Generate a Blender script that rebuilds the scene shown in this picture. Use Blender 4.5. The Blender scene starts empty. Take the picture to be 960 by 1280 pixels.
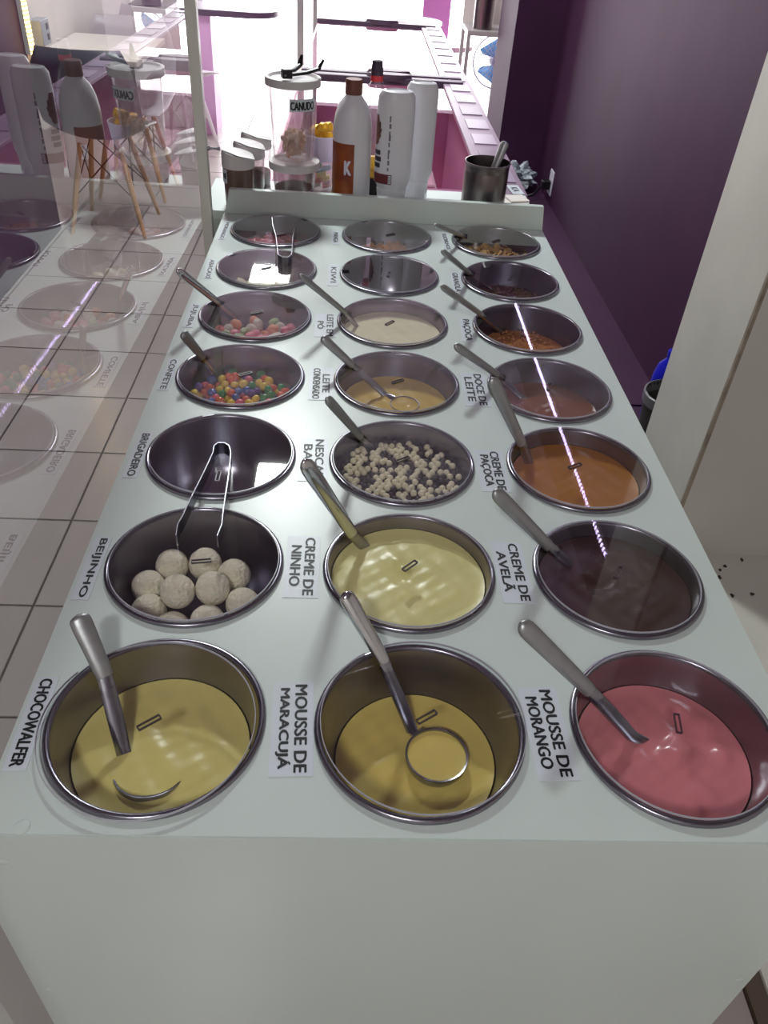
import bpy, bmesh, math, random
from mathutils import Vector, Matrix, noise
random.seed(7)
C = bpy.context.scene.collection
PI = math.pi

# ------------------------------------------------------------------ camera
F = 983.99                                   # focal length in pixels of the 960 x 1280 frame
R0 = Vector((0.9979, -0.0215, 0.0614)); R1 = Vector((0.0342, -0.6286, -0.7770)); R2 = Vector((0.0553, 0.7774, -0.6265))
R2.normalize(); R0 = (R0 - R2 * R0.dot(R2)).normalized(); R1 = R2.cross(R0)
CAM = Vector((0, 0, 1.46))
cd = bpy.data.cameras.new('camera'); cam = bpy.data.objects.new('camera', cd); C.objects.link(cam)
cd.sensor_fit = 'VERTICAL'; cd.sensor_height = 36; cd.sensor_width = 27; cd.lens = F / 1280 * 36
cd.clip_start = 0.02; cd.clip_end = 200
m = Matrix.Identity(4)
for i in range(3):
    m[i][0] = R0[i]; m[i][1] = -R1[i]; m[i][2] = -R2[i]; m[i][3] = CAM[i]
cam.matrix_world = m
bpy.context.scene.camera = cam

# ------------------------------------------------------------------ light
wd = bpy.data.worlds.new('daylight'); bpy.context.scene.world = wd; wd.use_nodes = True
bg = wd.node_tree.nodes['Background']; bg.inputs[0].default_value = (1.0, 0.985, 1.0, 1); bg.inputs[1].default_value = 7.0
vs = bpy.context.scene.view_settings
vs.view_transform = 'Standard'; vs.look = 'None'; vs.gamma = 1; vs.use_curve_mapping = False; vs.exposure = 0.5
LAMP_W = 44.0


def ray(x, y):
    return R0 * ((x - 480) / F) + R1 * ((y - 640) / F) + R2


def Zp(x, y, z):                             # pixel -> point on the horizontal plane at height z
    r = ray(x, y); return CAM + r * ((z - CAM.z) / r.z)


def Yp(x, y, yy):
    r = ray(x, y); return CAM + r * (yy / r.y)


def near_ray(px, A, d):                      # point on line A + t d nearest to the view ray of a pixel
    r = ray(*px).normalized(); d = d.normalized(); w = A - CAM
    b = d.dot(r); t = (b * w.dot(r) - w.dot(d)) / (1 - b * b)
    return A + d * t


# ------------------------------------------------------------------ materials
MATS = {}


def lin(c):
    return tuple(((v / 255) / 12.92 if v / 255 <= 0.04045 else ((v / 255 + 0.055) / 1.055) ** 2.4) for v in c)


def mat(name, col, rough=0.5, metal=0.0, var=0.0, scale=20, bump=0.0, bscale=None, spec=0.5, emit=None, estr=0, sss=0, coat=0, stretch=None, col2=None):
    if name in MATS: return MATS[name]
    M = bpy.data.materials.new(name); M.use_nodes = True; nt = M.node_tree; b = nt.nodes['Principled BSDF']
    c = lin(col); b.inputs['Base Color'].default_value = (*c, 1)
    b.inputs['Roughness'].default_value = rough; b.inputs['Metallic'].default_value = metal
    b.inputs['Specular IOR Level'].default_value = spec
    if coat: b.inputs['Coat Weight'].default_value = coat; b.inputs['Coat Roughness'].default_value = 0.08
    if sss: b.inputs['Subsurface Weight'].default_value = sss; b.inputs['Subsurface Radius'].default_value = (.01, .007, .005); b.inputs['Subsurface Scale'].default_value = 0.4
    if emit: b.inputs['Emission Color'].default_value = (*lin(emit), 1); b.inputs['Emission Strength'].default_value = estr
    if var or bump:
        tc = nt.nodes.new('ShaderNodeTexCoord'); src = tc.outputs['Object']
        if stretch:
            mp = nt.nodes.new('ShaderNodeMapping'); mp.inputs['Scale'].default_value = stretch; nt.links.new(src, mp.inputs[0]); src = mp.outputs[0]
    if var:
        n = nt.nodes.new('ShaderNodeTexNoise'); n.inputs['Scale'].default_value = scale; n.inputs['Detail'].default_value = 6; nt.links.new(src, n.inputs['Vector'])
        r = nt.nodes.new('ShaderNodeValToRGB'); r.color_ramp.elements[0].position = .32; r.color_ramp.elements[1].position = .68
        c2 = lin(col2) if col2 else tuple(min(1, v * (1 + var)) for v in c)
        r.color_ramp.elements[0].color = (*[v * (1 - var) for v in c], 1); r.color_ramp.elements[1].color = (*c2, 1)
        nt.links.new(n.outputs[0], r.inputs[0]); nt.links.new(r.outputs[0], b.inputs['Base Color'])
    if bump:
        n2 = nt.nodes.new('ShaderNodeTexNoise'); n2.inputs['Scale'].default_value = bscale or scale * 2; n2.inputs['Detail'].default_value = 5; nt.links.new(src, n2.inputs['Vector'])
        bp = nt.nodes.new('ShaderNodeBump'); bp.inputs['Strength'].default_value = bump; bp.inputs['Distance'].default_value = .01
        nt.links.new(n2.outputs[0], bp.inputs['Height']); nt.links.new(bp.outputs[0], b.inputs['Normal'])
    MATS[name] = M; return M


def glass(name, tint=(1, 1, 1), f0=0.04, haze=0.0, hazecol=(1, 1, 1), rough=0.0, hscale=30):
    """thin clear sheet: Schlick reflection over straight transmission, with optional milky haze"""
    M = bpy.data.materials.new(name); M.use_nodes = True; nt = M.node_tree; N = nt.nodes; L = nt.links
    N.remove(N['Principled BSDF']); out = N['Material Output']
    g = N.new('ShaderNodeNewGeometry'); d = N.new('ShaderNodeVectorMath'); d.operation = 'DOT_PRODUCT'
    L.new(g.outputs['Normal'], d.inputs[0]); L.new(g.outputs['Incoming'], d.inputs[1])

    def ma(op, a, b):
        q = N.new('ShaderNodeMath'); q.operation = op
        for k, v in enumerate((a, b)):
            if v is None: continue
            if isinstance(v, (int, float)): q.inputs[k].default_value = v
            else: L.new(v, q.inputs[k])
        return q.outputs[0]
    c = ma('ABSOLUTE', d.outputs['Value'], None)
    f = ma('POWER', ma('SUBTRACT', 1.0, c), 5.0)
    f = ma('ADD', ma('MULTIPLY', f, 1 - f0), f0)
    f = ma('DIVIDE', ma('MULTIPLY', f, 2.0), ma('ADD', f, 1.0))        # both faces of the slab, reflected once, at the face the light enters
    f = ma('MULTIPLY', f, ma('SUBTRACT', 1.0, g.outputs['Backfacing']))
    tr = N.new('ShaderNodeBsdfTransparent'); tr.inputs[0].default_value = (*tint, 1)
    gl = N.new('ShaderNodeBsdfGlossy'); gl.inputs['Roughness'].default_value = rough; gl.inputs['Color'].default_value = (1, 1, 1, 1)
    base = tr.outputs[0]
    if haze:
        df = N.new('ShaderNodeBsdfDiffuse'); df.inputs[0].default_value = (*hazecol, 1)
        tc = N.new('ShaderNodeTexCoord'); n = N.new('ShaderNodeTexNoise'); n.inputs['Scale'].default_value = hscale; n.inputs['Detail'].default_value = 3; L.new(tc.outputs['Object'], n.inputs['Vector'])
        mr = N.new('ShaderNodeMapRange'); mr.inputs['From Min'].default_value = .35; mr.inputs['From Max'].default_value = .75; mr.inputs['To Min'].default_value = haze * .4; mr.inputs['To Max'].default_value = haze * 1.6
        L.new(n.outputs[0], mr.inputs[0])
        mh = N.new('ShaderNodeMixShader'); L.new(mr.outputs[0], mh.inputs[0]); L.new(tr.outputs[0], mh.inputs[1]); L.new(df.outputs[0], mh.inputs[2]); base = mh.outputs[0]
    mx = N.new('ShaderNodeMixShader'); L.new(f, mx.inputs[0]); L.new(base, mx.inputs[1]); L.new(gl.outputs[0], mx.inputs[2]); L.new(mx.outputs[0], out.inputs[0])
    MATS[name] = M; return M


def emit(name, col, s, dots=None, low=.3):
    M = bpy.data.materials.new(name); M.use_nodes = True; nt = M.node_tree; N = nt.nodes
    N.remove(N['Principled BSDF']); e = N.new('ShaderNodeEmission'); e.inputs[0].default_value = (*lin(col), 1); e.inputs[1].default_value = s
    if dots:                                 # separate diodes along one axis
        ax, freq = dots
        tc = N.new('ShaderNodeTexCoord'); sp = N.new('ShaderNodeSeparateXYZ'); nt.links.new(tc.outputs['Object'], sp.inputs[0])
        a = N.new('ShaderNodeMath'); a.operation = 'MULTIPLY'; a.inputs[1].default_value = freq; nt.links.new(sp.outputs[ax], a.inputs[0])
        b = N.new('ShaderNodeMath'); b.operation = 'PINGPONG'; b.inputs[1].default_value = .5; nt.links.new(a.outputs[0], b.inputs[0])
        mr = N.new('ShaderNodeMapRange'); mr.inputs['From Min'].default_value = .15; mr.inputs['From Max'].default_value = .35; mr.inputs['To Min'].default_value = s * low; mr.inputs['To Max'].default_value = s * 1.8
        nt.links.new(b.outputs[0], mr.inputs[0]); nt.links.new(mr.outputs[0], e.inputs[1])
    nt.links.new(e.outputs[0], N['Material Output'].inputs[0]); MATS[name] = M; return M


# ------------------------------------------------------------------ mesh helpers
class MB:
    def __init__(s): s.v = []; s.f = []

    def add(s, vs, fs):
        o = len(s.v); s.v += [Vector(p) for p in vs]; s.f += [[i + o for i in f] for f in fs]; return s

    def box(s, c, d, rz=0.0):
        x, y, z = d[0] / 2, d[1] / 2, d[2] / 2; cs, sn = math.cos(rz), math.sin(rz)
        P = [(a * x, b * y, e * z) for e in (-1, 1) for a, b in ((-1, -1), (1, -1), (1, 1), (-1, 1))]
        return s.add([(c[0] + p[0] * cs - p[1] * sn, c[1] + p[0] * sn + p[1] * cs, c[2] + p[2]) for p in P],
                     [[3, 2, 1, 0], [4, 5, 6, 7], [0, 1, 5, 4], [1, 2, 6, 5], [2, 3, 7, 6], [3, 0, 4, 7]])

    def box2(s, a, b):
        return s.box([(a[i] + b[i]) / 2 for i in range(3)], [abs(b[i] - a[i]) for i in range(3)])

    def lathe(s, prof, c=(0, 0, 0), n=48, sx=1, sy=1, a0=0.0, a1=2 * PI):
        full = abs(a1 - a0 - 2 * PI) < 1e-6; k = n if full else n + 1; vs = []; idx = []
        for r, z in prof:
            if r < 1e-6: idx.append([len(vs)] * k); vs.append((c[0], c[1], c[2] + z))
            else:
                idx.append(list(range(len(vs), len(vs) + k)))
                for i in range(k):
                    a = a0 + (a1 - a0) * i / n; vs.append((c[0] + r * sx * math.cos(a), c[1] + r * sy * math.sin(a), c[2] + z))
        fs = []
        for A, B in zip(idx, idx[1:]):
            for i in range(n):
                j = (i + 1) % k
                q = [A[i], A[j], B[j], B[i]]; q2 = []
                for t in q:
                    if t not in q2: q2.append(t)
                if len(q2) > 2: fs.append(q2)
        return s.add(vs, fs)

    def sweep(s, pts, secs, closed=True, up=Vector((0, 0, 1))):
        """sweep elliptical/flat sections (half width, half thickness) along points; width lies across 'up'"""
        pts = [Vector(p) for p in pts]; n = 12; vs = []; fs = []
        for i, p in enumerate(pts):
            t = (pts[min(i + 1, len(pts) - 1)] - pts[max(i - 1, 0)]).normalized()
            sd = t.cross(up)
            if sd.length < 1e-4: sd = t.cross(Vector((0, 1, 0)))
            sd.normalize(); nn = sd.cross(t)
            w, h = secs[i] if isinstance(secs, list) else secs
            for k in range(n):
                a = 2 * PI * k / n; vs.append(p + sd * (w * math.cos(a)) + nn * (h * math.sin(a)))
        for i in range(len(pts) - 1):
            for k in range(n):
                l = (k + 1) % n; fs.append([i * n + k, i * n + l, (i + 1) * n + l, (i + 1) * n + k])
        if closed: fs.append(list(range(n))[::-1]); fs.append([(len(pts) - 1) * n + k for k in range(n)])
        return s.add(vs, fs)

    def prism(s, pts, z0, z1):
        n = len(pts)
        return s.add([(p[0], p[1], z0) for p in pts] + [(p[0], p[1], z1) for p in pts],
                     [list(range(n))[::-1], [n + i for i in range(n)]] + [[i, (i + 1) % n, n + (i + 1) % n, n + i] for i in range(n)])

    def sphere(s, c, r, n=10, m_=7, sc=(1, 1, 1)):
        prof = [(r * math.sin(PI * i / m_), -r * math.cos(PI * i / m_) * sc[2]) for i in range(m_ + 1)]; prof[0] = (0, prof[0][1]); prof[-1] = (0, prof[-1][1])
        return s.lathe(prof, c, n, sc[0], sc[1])

    def xf(s, f): s.v = [Vector(f(p)) for p in s.v]; return s

    def mesh(s, name, material, off=(0, 0, 0), ang=35):
        me = bpy.data.meshes.new(name); o = Vector(off)
        me.from_pydata([tuple(p - o) for p in s.v], [], s.f); me.update()
        b = bmesh.new(); b.from_mesh(me); bmesh.ops.recalc_face_normals(b, faces=b.faces); b.to_mesh(me); b.free()
        me.shade_smooth(); me.set_sharp_from_angle(angle=math.radians(ang))
        if material: me.materials.append(material)
        return me

    def build(s, name, material, parent=None, bevel=0, ang=35, off=None):
        o = org(parent) if off is None else off
        ob = bpy.data.objects.new(name, s.mesh(name, material, o, ang)); C.objects.link(ob)
        if parent is not None: ob.parent = parent; ORG[ob.name] = Vector(o)
        if bevel:
            md = ob.modifiers.new('bevel', 'BEVEL'); md.width = bevel; md.segments = 2; md.limit_method = 'ANGLE'
        return ob


ORG = {}


def org(p):
    return ORG.get(p.name, Vector((0, 0, 0))) if p is not None else Vector((0, 0, 0))


def tag(o, label, cat, group=None):
    o['label'] = label; o['category'] = cat
    if group: o['group'] = group
    return o


def thing(name, loc, label, cat, group=None, rz=0.0):
    o = bpy.data.objects.new(name, None); C.objects.link(o); o.location = loc; o.rotation_euler = (0, 0, rz); o.empty_display_size = .05
    ORG[o.name] = Vector(loc) if rz == 0 else Vector((0, 0, 0))
    return tag(o, label, cat, group)


def single(name, mb, material, loc, label, cat, group=None, bevel=0, ang=35):
    """a thing that is one mesh, its origin at loc"""
    ob = mb.build(name, material, None, bevel, ang, off=Vector(loc)); ob.location = loc
    return tag(ob, label, cat, group)


def struct(name, mb, material, parent=None, bevel=0):
    o = mb.build(name, material, parent, bevel)
    if parent is None: o['kind'] = 'structure'; ORG[o.name] = Vector((0, 0, 0))
    return o


def place(name, me, loc, parent=None, rot=(0, 0, 0), scale=(1, 1, 1)):
    o = bpy.data.objects.new(name, me); C.objects.link(o); o.location = loc; o.rotation_euler = rot; o.scale = scale
    if parent is not None: o.parent = parent
    return o


def copy_tree(o, parent=None):
    c = o.copy(); C.objects.link(c); c.parent = parent
    for ch in o.children: copy_tree(ch, c)
    return c


def text_mesh(txt, w, h, name='lettering', material=None, depth=.0003, bold=.017, space=1.0):
    """lettering fitted into a w x h box centred on the origin, lines stacked"""
    cu = bpy.data.curves.new('t', 'FONT'); cu.body = txt; cu.align_x = 'CENTER'; cu.size = 1; cu.space_line = .86; cu.resolution_u = 3
    ob = bpy.data.objects.new('t', cu); C.objects.link(ob)
    dg = bpy.context.evaluated_depsgraph_get(); me = bpy.data.meshes.new_from_object(ob.evaluated_get(dg))
    bpy.data.objects.remove(ob); bpy.data.curves.remove(cu)
    xs = [v.co.x for v in me.vertices]; ys = [v.co.y for v in me.vertices]
    x0, x1, y0, y1 = min(xs), max(xs), min(ys), max(ys)
    for v in me.vertices:
        v.co = Vector(((v.co.x - (x0 + x1) / 2) / (x1 - x0) * w, (v.co.y - (y0 + y1) / 2) / (y1 - y0) * h, depth))
    if bold:                                 # thicken the strokes: the outline repeated with small shifts
        b = bmesh.new(); b.from_mesh(me); src = b.faces[:]; k_ = 0; e = bold * h / max(1, txt.count('\n') + 1) * 3.2
        for dx, dy in ((-e, 0), (e, 0), (0, e), (0, -e)):
            k_ += 1; g = bmesh.ops.duplicate(b, geom=src)['geom']
            for v in g:
                if isinstance(v, bmesh.types.BMVert): v.co += Vector((dx, dy * .6, -.00003 * k_))
        b.to_mesh(me); b.free()
    me.name = name; me.materials.clear(); me.materials.append(material); return me


# ------------------------------------------------------------------ palette
m_white = mat('white_laminate', (210, 222, 218), .32, var=.03, scale=3, spec=.45)
m_front = m_white
m_steel = mat('brushed_steel', (150, 150, 158), .24, 1.0, var=.10, scale=60, bump=.02)
m_bowl = mat('spun_steel', (142, 140, 150), .26, 1.0, var=.06, scale=40, bump=.015)
m_handle = mat('satin_steel_handle', (164, 166, 168), .4, .75, var=.06, scale=80)
m_lid = glass('clear_acrylic', (.98, .98, .985), .024, .004, (.9, .88, .95), .02, 14)
m_lidfog = glass('fogged_acrylic', (.975, .975, .98), .026, .035, (.85, .85, .9), .02, 16)
m_slot = mat('dark_lid_tab', (70, 58, 66), .3)
m_paper = mat('label_paper', (214, 222, 230), .35, var=.02, scale=30)
m_ink = mat('black_ink', (20, 20, 24), .5)
m_purple = mat('purple_wall_paint', (64, 33, 62), .62, var=.14, scale=2.2, bump=.05, bscale=9, spec=.2)
m_darkpurple = mat('deep_purple_paint', (62, 38, 66), .5, var=.08, scale=3)
m_plaster = mat('cream_plaster', (206, 204, 197), .8, var=.05, scale=5, bump=.03, bscale=160)
m_smooth = mat('off_white_paint', (225, 219, 214), .7, var=.03, scale=3, bump=.05, bscale=30)
m_screed = mat('pale_screed', (206, 204, 197), .6, var=.05, scale=6)
m_tile = mat('taupe_floor_tile', (170, 162, 158), .2, var=.05, scale=3, spec=.6)
m_grout = mat('dark_grout', (58, 44, 46), .8)
m_black = mat('black_plastic', (26, 22, 26), .35)
m_alu = mat('white_aluminium', (214, 214, 206), .35)
m_pane = glass('partition_glass', (.96, .955, .965), .10)
m_ceiling = mat('ceiling_paint', (168, 150, 170), .8, var=.03, scale=2)
m_wood = mat('beech_leg', (205, 165, 120), .5, var=.1, scale=30, stretch=(1, 1, .15))

# ------------------------------------------------------------------ the room
TX, TY, TS = -0.7536, 2.0591, 0.3326
fl = struct('floor', MB().box2((-2.6, -2.2, -.1), (1.9, 8.75, -.004)), m_grout)
tile_me = MB().box((0, 0, -.004), (TS - .007, TS - .007, .008)).mesh('tile', m_tile)
cut_me = MB().box((0, 0, -.004), (.143, TS - .007, .008)).mesh('tile', m_tile)
for k in range(-4, 7):
    for j in range(-9, 20):
        x0 = TX + TS * k; y0 = TY + TS * j
        if x0 > -.3 and x0 + TS < .47 and y0 > .45 and y0 + TS < 5.0: continue
        if x0 < -1.8 and y0 < 2.8: continue
        if k >= 4 and y0 < 5.24:
            if k == 4: place('tile', cut_me, (x0 + .0035 + .0715, y0 + TS / 2, 0), fl)
            continue
        if x0 > 1.3: continue
        place('tile', tile_me, (x0 + TS / 2, y0 + TS / 2, random.uniform(-.0006, 0)), fl)
pur = struct('floor_aisle', MB().box2((.763, 1.67, -.05), (.925, 2.018, .004)).box2((.763, 2.018, -.05), (1.18, 2.475, .004)).box2((.763, 2.49, -.05), (1.18, 5.24, .004)), mat('purple_floor_paint', (64, 33, 62), .55, var=.12, scale=4))
struct('floor_ledge', MB().box2((.763, -2.2, -.05), (1.6, 1.668, .012)), m_screed)
struct('trim_1', MB().box2((.728, -2.2, -.05), (.762, 5.24, .006)), mat('brown_threshold', (92, 76, 66), .6))
struct('ceiling', MB().box2((-2.6, -2.2, 2.8), (1.9, 8.75, 2.9)), m_ceiling)
struct('wall_right', MB().box2((1.18, 2.017, 0), (1.3, 5.24, 2.8)), m_purple)
struct('wall_pillar', MB().box2((.926, 1.668, 0), (1.6, 2.017, 2.8)), m_plaster, bevel=.004)
struct('wall_pillar_front', MB().box2((.934, 1.660, 0), (1.6, 1.667, 2.8)), mat('white_pillar_paint', (206, 204, 197), .7, var=.03, scale=4))
struct('trim_2', MB().box2((.9245, 1.659, 0), (.9335, 1.667, 2.8)), mat('grimy_joint', (150, 138, 122), .8, var=.35, scale=14))
struct('wall_right_near', MB().box2((1.6, -2.2, 0), (1.75, 2.017, 2.8)), m_smooth)
struct('wall_doorway', MB().box2((.906, 5.24, 0), (1.9, 5.85, 2.8)), m_purple, bevel=.004)
struct('wall_right_far', MB().box2((1.75, 5.85, 0), (1.9, 8.75, 2.8)), m_smooth)
struct('wall_back', MB().box2((-2.6, -2.3, 0), (1.9, -2.2, 2.8)), m_smooth)
struct('wall_left', MB().box2((-1.56, 0.9, 0), (-1.435, 3.97, 2.8)), m_purple)
struct('wall_left_niche', MB().box2((-1.56, 3.97, 0), (-1.437, 6.2, 2.8)), m_smooth)
struct('wall_left_near', MB().box2((-2.6, -2.2, 0), (-2.5, .9, 2.8)), m_smooth)
struct('wall_left_return', MB().box2((-2.5, .9, 0), (-1.56, 1.0, 2.8)), m_smooth)
struct('wall_left_far', MB().box2((-1.56, 6.2, 0), (-1.44, 8.75, 2.8)), m_purple)
struct('wall_front', MB().box2((-2.6, 8.7, 2.0), (1.9, 8.85, 2.8)), m_purple)  # unseen lintel, added so the near freezer glass mirrors no sky
struct('pavement', MB().box2((-14, 8.75, -.12), (14, 40, -.02)), mat('sunlit_pavement', (236, 232, 234), .8, var=.03, scale=1))

# storefront mullions
for px, y0, top in ((376, 8.7, 2.0), (394, 8.6, 2.8)):
    p = Yp(px, 40, y0)
    z0 = 0 if px == 376 else .28
    pst = thing('storefront_mullion', (p.x, y0, 0), 'slim grey storefront post reaching the pavement' if px == 376 else 'thin grey door edge ending above the floor beside storefront post', 'post')
    MB().box2((p.x - .035 + (.012 if z0 else 0), y0 - .02, z0), (p.x + .03 - (.012 if z0 else 0), y0 + .02, top)).build('bar', mat('grey_aluminium', (150, 146, 146), .4, .3), pst)
    MB().box2((p.x + .03, y0 - .03, .62), (p.x + .06, y0 - .01, .66)).build('latch', m_black, pst)

# ------------------------------------------------------------------ ceiling lamps and LED strips
# all above the frame: the first two are mirrored in the acrylic lids, the third in the sauce bottle's shoulder and the canister's bead
emit('lamp_diffuser', (245, 255, 250), 5)
for nm, x, y, k, col, lab in (('freezer', -.30, 3.35, 1.0, (.93, 1.0, .97), 'square white ceiling lamp above the ice cream freezer'),
                              ('street_door', -.62, 6.1, .6, (.93, 1.0, .97), 'square white ceiling lamp near the street door'),
                              ('rear', -.5, -1.2, .42, (1, .985, .965), 'square white ceiling lamp by the back wall')):
    t = thing(nm + '_ceiling_lamp_offscreen', (x, y, 2.8), lab, 'lamp')
    MB().box2((x - .17, y - .17, 2.765), (x + .17, y + .17, 2.8)).build('housing', m_alu, t, .004)
    MB().box2((x - .15, y - .15, 2.757), (x + .15, y + .15, 2.766)).build(nm + '_diffuser_offscreen', MATS['lamp_diffuser'], t)
    l = bpy.data.lights.new(nm + '_lamp_offscreen', 'AREA'); l.shape = 'SQUARE'; l.size = .3; l.energy = LAMP_W * k; l.color = col
    lo = bpy.data.objects.new(nm + '_lamp_offscreen', l); C.objects.link(lo); lo.parent = t; lo.location = (0, 0, -.05)

t = thing('wall_led_strip_offscreen', (1.18, 2.44, 2.48), 'violet white LED strip along the top of the purple wall', 'light strip')
MB().box2((1.165, 2.44, 2.465), (1.18, 5.22, 2.495)).build('channel', m_alu, t)
MB().box2((1.160, 2.44, 2.472), (1.1655, 5.22, 2.488)).build('wall_diodes_offscreen', emit('violet_led', (214, 190, 255), 15, (1, 34), .03), t)
t = thing('led_strip', (-1.435, 3.98, .76), 'warm yellow vertical LED strip at the edge of the white niche', 'light strip')
MB().box2((-1.435, 3.955, .765), (-1.415, 3.995, 2.7)).build('channel', m_alu, t)
MB().box2((-1.4155, 3.958, .765), (-1.405, 3.992, 2.7)).build('diodes', emit('warm_led', (255, 210, 120), 9, (2, 60)), t)

# ------------------------------------------------------------------ the topping counter
HZ = .84; X0, DX, Y0, DY, RB = -.1624, .2440, .4487, .2149, .0994
XL, XR, YF, YB = -.289, .449, .338, 1.842


def centre(i, j):
    return Vector((X0 + DX * j, Y0 + DY * i, HZ))


ctr = thing('topping_counter', (.08, .34, 0), 'long white laminate topping counter with round bowl cut-outs', 'counter')
bm = bmesh.new(); ed = []


def loop(pts):
    vs_ = [bm.verts.new(p) for p in pts]
    for a, b in zip(vs_, vs_[1:] + vs_[:1]): ed.append(bm.edges.new((a, b)))


loop([(XL, YF, HZ), (XR, YF, HZ), (XR, YB, HZ), (XL, YB, HZ)])
for i in range(7):
    for j in range(3):
        c = centre(i, j); loop([(c.x + .0962 * math.cos(a), c.y + .0962 * math.sin(a), HZ) for a in [2 * PI * k / 48 for k in range(48)]])
bmesh.ops.triangle_fill(bm, use_beauty=True, use_dissolve=False, edges=ed)
bound = [e for e in bm.edges if len(e.link_faces) == 1]
r_ = bmesh.ops.extrude_edge_only(bm, edges=bound)
for v in [g for g in r_['geom'] if isinstance(g, bmesh.types.BMVert)]: v.co.z -= .019
bmesh.ops.recalc_face_normals(bm, faces=bm.faces)
for f_ in bm.faces:
    if f_.calc_center_median().z > HZ - .001 and f_.normal.z < 0: f_.normal_flip()
for v in bm.verts: v.co -= Vector(ctr.location)
me = bpy.data.meshes.new('top_panel'); bm.to_mesh(me); bm.free(); me.materials.append(m_white)
o = bpy.data.objects.new('top_panel', me); C.objects.link(o); o.parent = ctr
MB().box2((XL - .018, YF + .002, .02), (XR + .018, YF + .018, HZ - .0195)).build('front_panel', m_front, ctr, .0008)
MB().box2((XL + .001, YF + .019, .02), (XL + .018, YB, HZ - .0195)).build('side_panel', m_front, ctr)
MB().box2((XR - .018, YF + .019, .02), (XR - .001, YB, HZ - .0195)).build('side_panel', m_front, ctr)
MB().box2((XL + .019, YB - .007, .02), (XR - .019, YB + .006, HZ - .0195)).build('back_panel', m_front, ctr)
MB().box2((XL - .0015, YF - .0015, HZ - .0198), (XR + .0015, YF - .0001, HZ - .0008)).build('edge_band', m_front, ctr)
bs = MB().add([(XL + .004, YB - .004, HZ + .0003), (XR, YB - .004, HZ + .0003), (XR - .006, YB - .004, HZ + .054), (XL + .014, YB - .004, HZ + .054),
               (XL + .004, YB + .012, HZ + .0003), (XR, YB + .012, HZ + .0003), (XR - .006, YB + .012, HZ + .054), (XL + .014, YB + .012, HZ + .054)],
              [[0, 1, 2, 3], [5, 4, 7, 6], [3, 2, 6, 7], [0, 4, 5, 1], [1, 5, 6, 2], [4, 0, 3, 7]])
bs.build('backsplash', m_white, ctr, .001)
cp = Zp(27, 1034, HZ)
MB().lathe([(0, .0009), (.0062, .0009), (.0068, .0005), (.0068, 0)], cp, 24).build('screw_cap', m_white, ctr)
for px in ((3, 1081), (60, 1240)):
    p = Yp(px[0], px[1], YF)
    MB().lathe([(0, .0006), (.0035, .0006), (.0045, 0)], (0, 0, 0), 16).xf(lambda v: (p.x + v.x, YF + .002 - v.z, p.z + v.y)).build('screw_cap', m_front, ctr)
p = Yp(925, 1228, YF)
MB().lathe([(0, .0006), (.0035, .0006), (.0045, 0)], (0, 0, 0), 16).xf(lambda v: (p.x + v.x, YF + .002 - v.z, p.z + v.y)).build('screw_cap', m_front, ctr)

# ------------------------------------------------------------------ bowls, lids
IN = [(.0925, .001), (.0912, -.007), (.0895, -.016), (.0868, -.028), (.0835, -.041), (.0785, -.055), (.0715, -.068), (.062, -.079), (.049, -.087), (.03, -.0905), (0, -.0915)]


def rin(d):                                  # inside radius of a bowl at depth d
    for (r, z), (r2, z2) in zip(IN, IN[1:]):
        if z >= -d >= z2: return r + (r2 - r) * (z + d) / (z - z2)
    return .0925


prof = [(0, -.093), (.03, -.092), (.050, -.0885), (.0635, -.080), (.073, -.069), (.080, -.0555), (.085, -.041), (.0883, -.028), (.091, -.016), (.0927, -.007), (.094, .0004), (.0994, .0006), (.0997, .0022), (.0990, .0042), (.0970, .0054), (.0945, .0050), (.0932, .0034)] + IN
bowl_me = MB().lathe(prof, n=64).mesh('bowl', m_bowl, ang=50)

WHAT = [['pale yellow wafer cream', 'deep yellow passion fruit mousse', 'pink strawberry mousse'],
        ['round coconut sweets', 'pale yellow milk cream', 'dark brown hazelnut cream'],
        ['nothing under tongs', 'black and cream cereal balls', 'orange brown peanut cream'],
        ['colourful candy drops', 'condensed milk', 'brown caramel spread'],
        ['sugared gumdrops', 'ivory milk powder', 'peanut crumble'],
        ['pale pineapple chunks', 'nothing beside kiwi label', 'dark granola'],
        ['red strawberry pieces', 'orange mango pieces', 'golden corn flakes']]
# notch direction of each lid as a pixel on the rim; tab angle
NOTCH = [[(130, 848), (482, 826), (728, 860)], [(255, 645), (442, 668), (682, 680)], [(263, 527), (450, 545), (652, 552)], [(254, 447), (440, 455), (618, 468)],
         [(272, 377), (430, 390), (597, 393)], [(291, 320), (430, 341), (585, 340)], [(384, 275), (458, 280), (576, 293)]]
SLOT = [[(187, 906), (533, 899), (846, 907)], [(252, 704), (512, 710), (772, 718)], [None, (503, 577), (718, 585)], [(307, 470), (497, 479), (686, 486)],
        [(321, 393), (487, 406), (652, 418)], [(333, 337), (486, 345), (638, 350)], [(352, 295), (488, 295), (620, 303)]]
SANG = [[38, 34, 80], [10, 45, 60], [90, 35, 30], [35, 35, 70], [35, 50, 80], [35, 80, 60], [40, 35, 40]]
FOG = {(3, 0), (4, 0), (5, 0), (2, 1), (3, 1), (6, 0), (6, 1), (3, 2)}
LZ = HZ + .0056
lid_off = {(0, 0): (-.006, -.006), (0, 1): (.003, .003)}
for i in range(7):
    for j in range(3):
        c = centre(i, j); w = WHAT[i][j]
        b = place('steel_bowl', bowl_me, c, rot=(0, 0, random.uniform(0, 6)))
        tag(b, ('empty round stainless steel bowl, ' + w if w.startswith('nothing') else 'round stainless steel bowl holding ' + w), 'bowl', 'steel bowls sunk in the counter')

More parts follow.
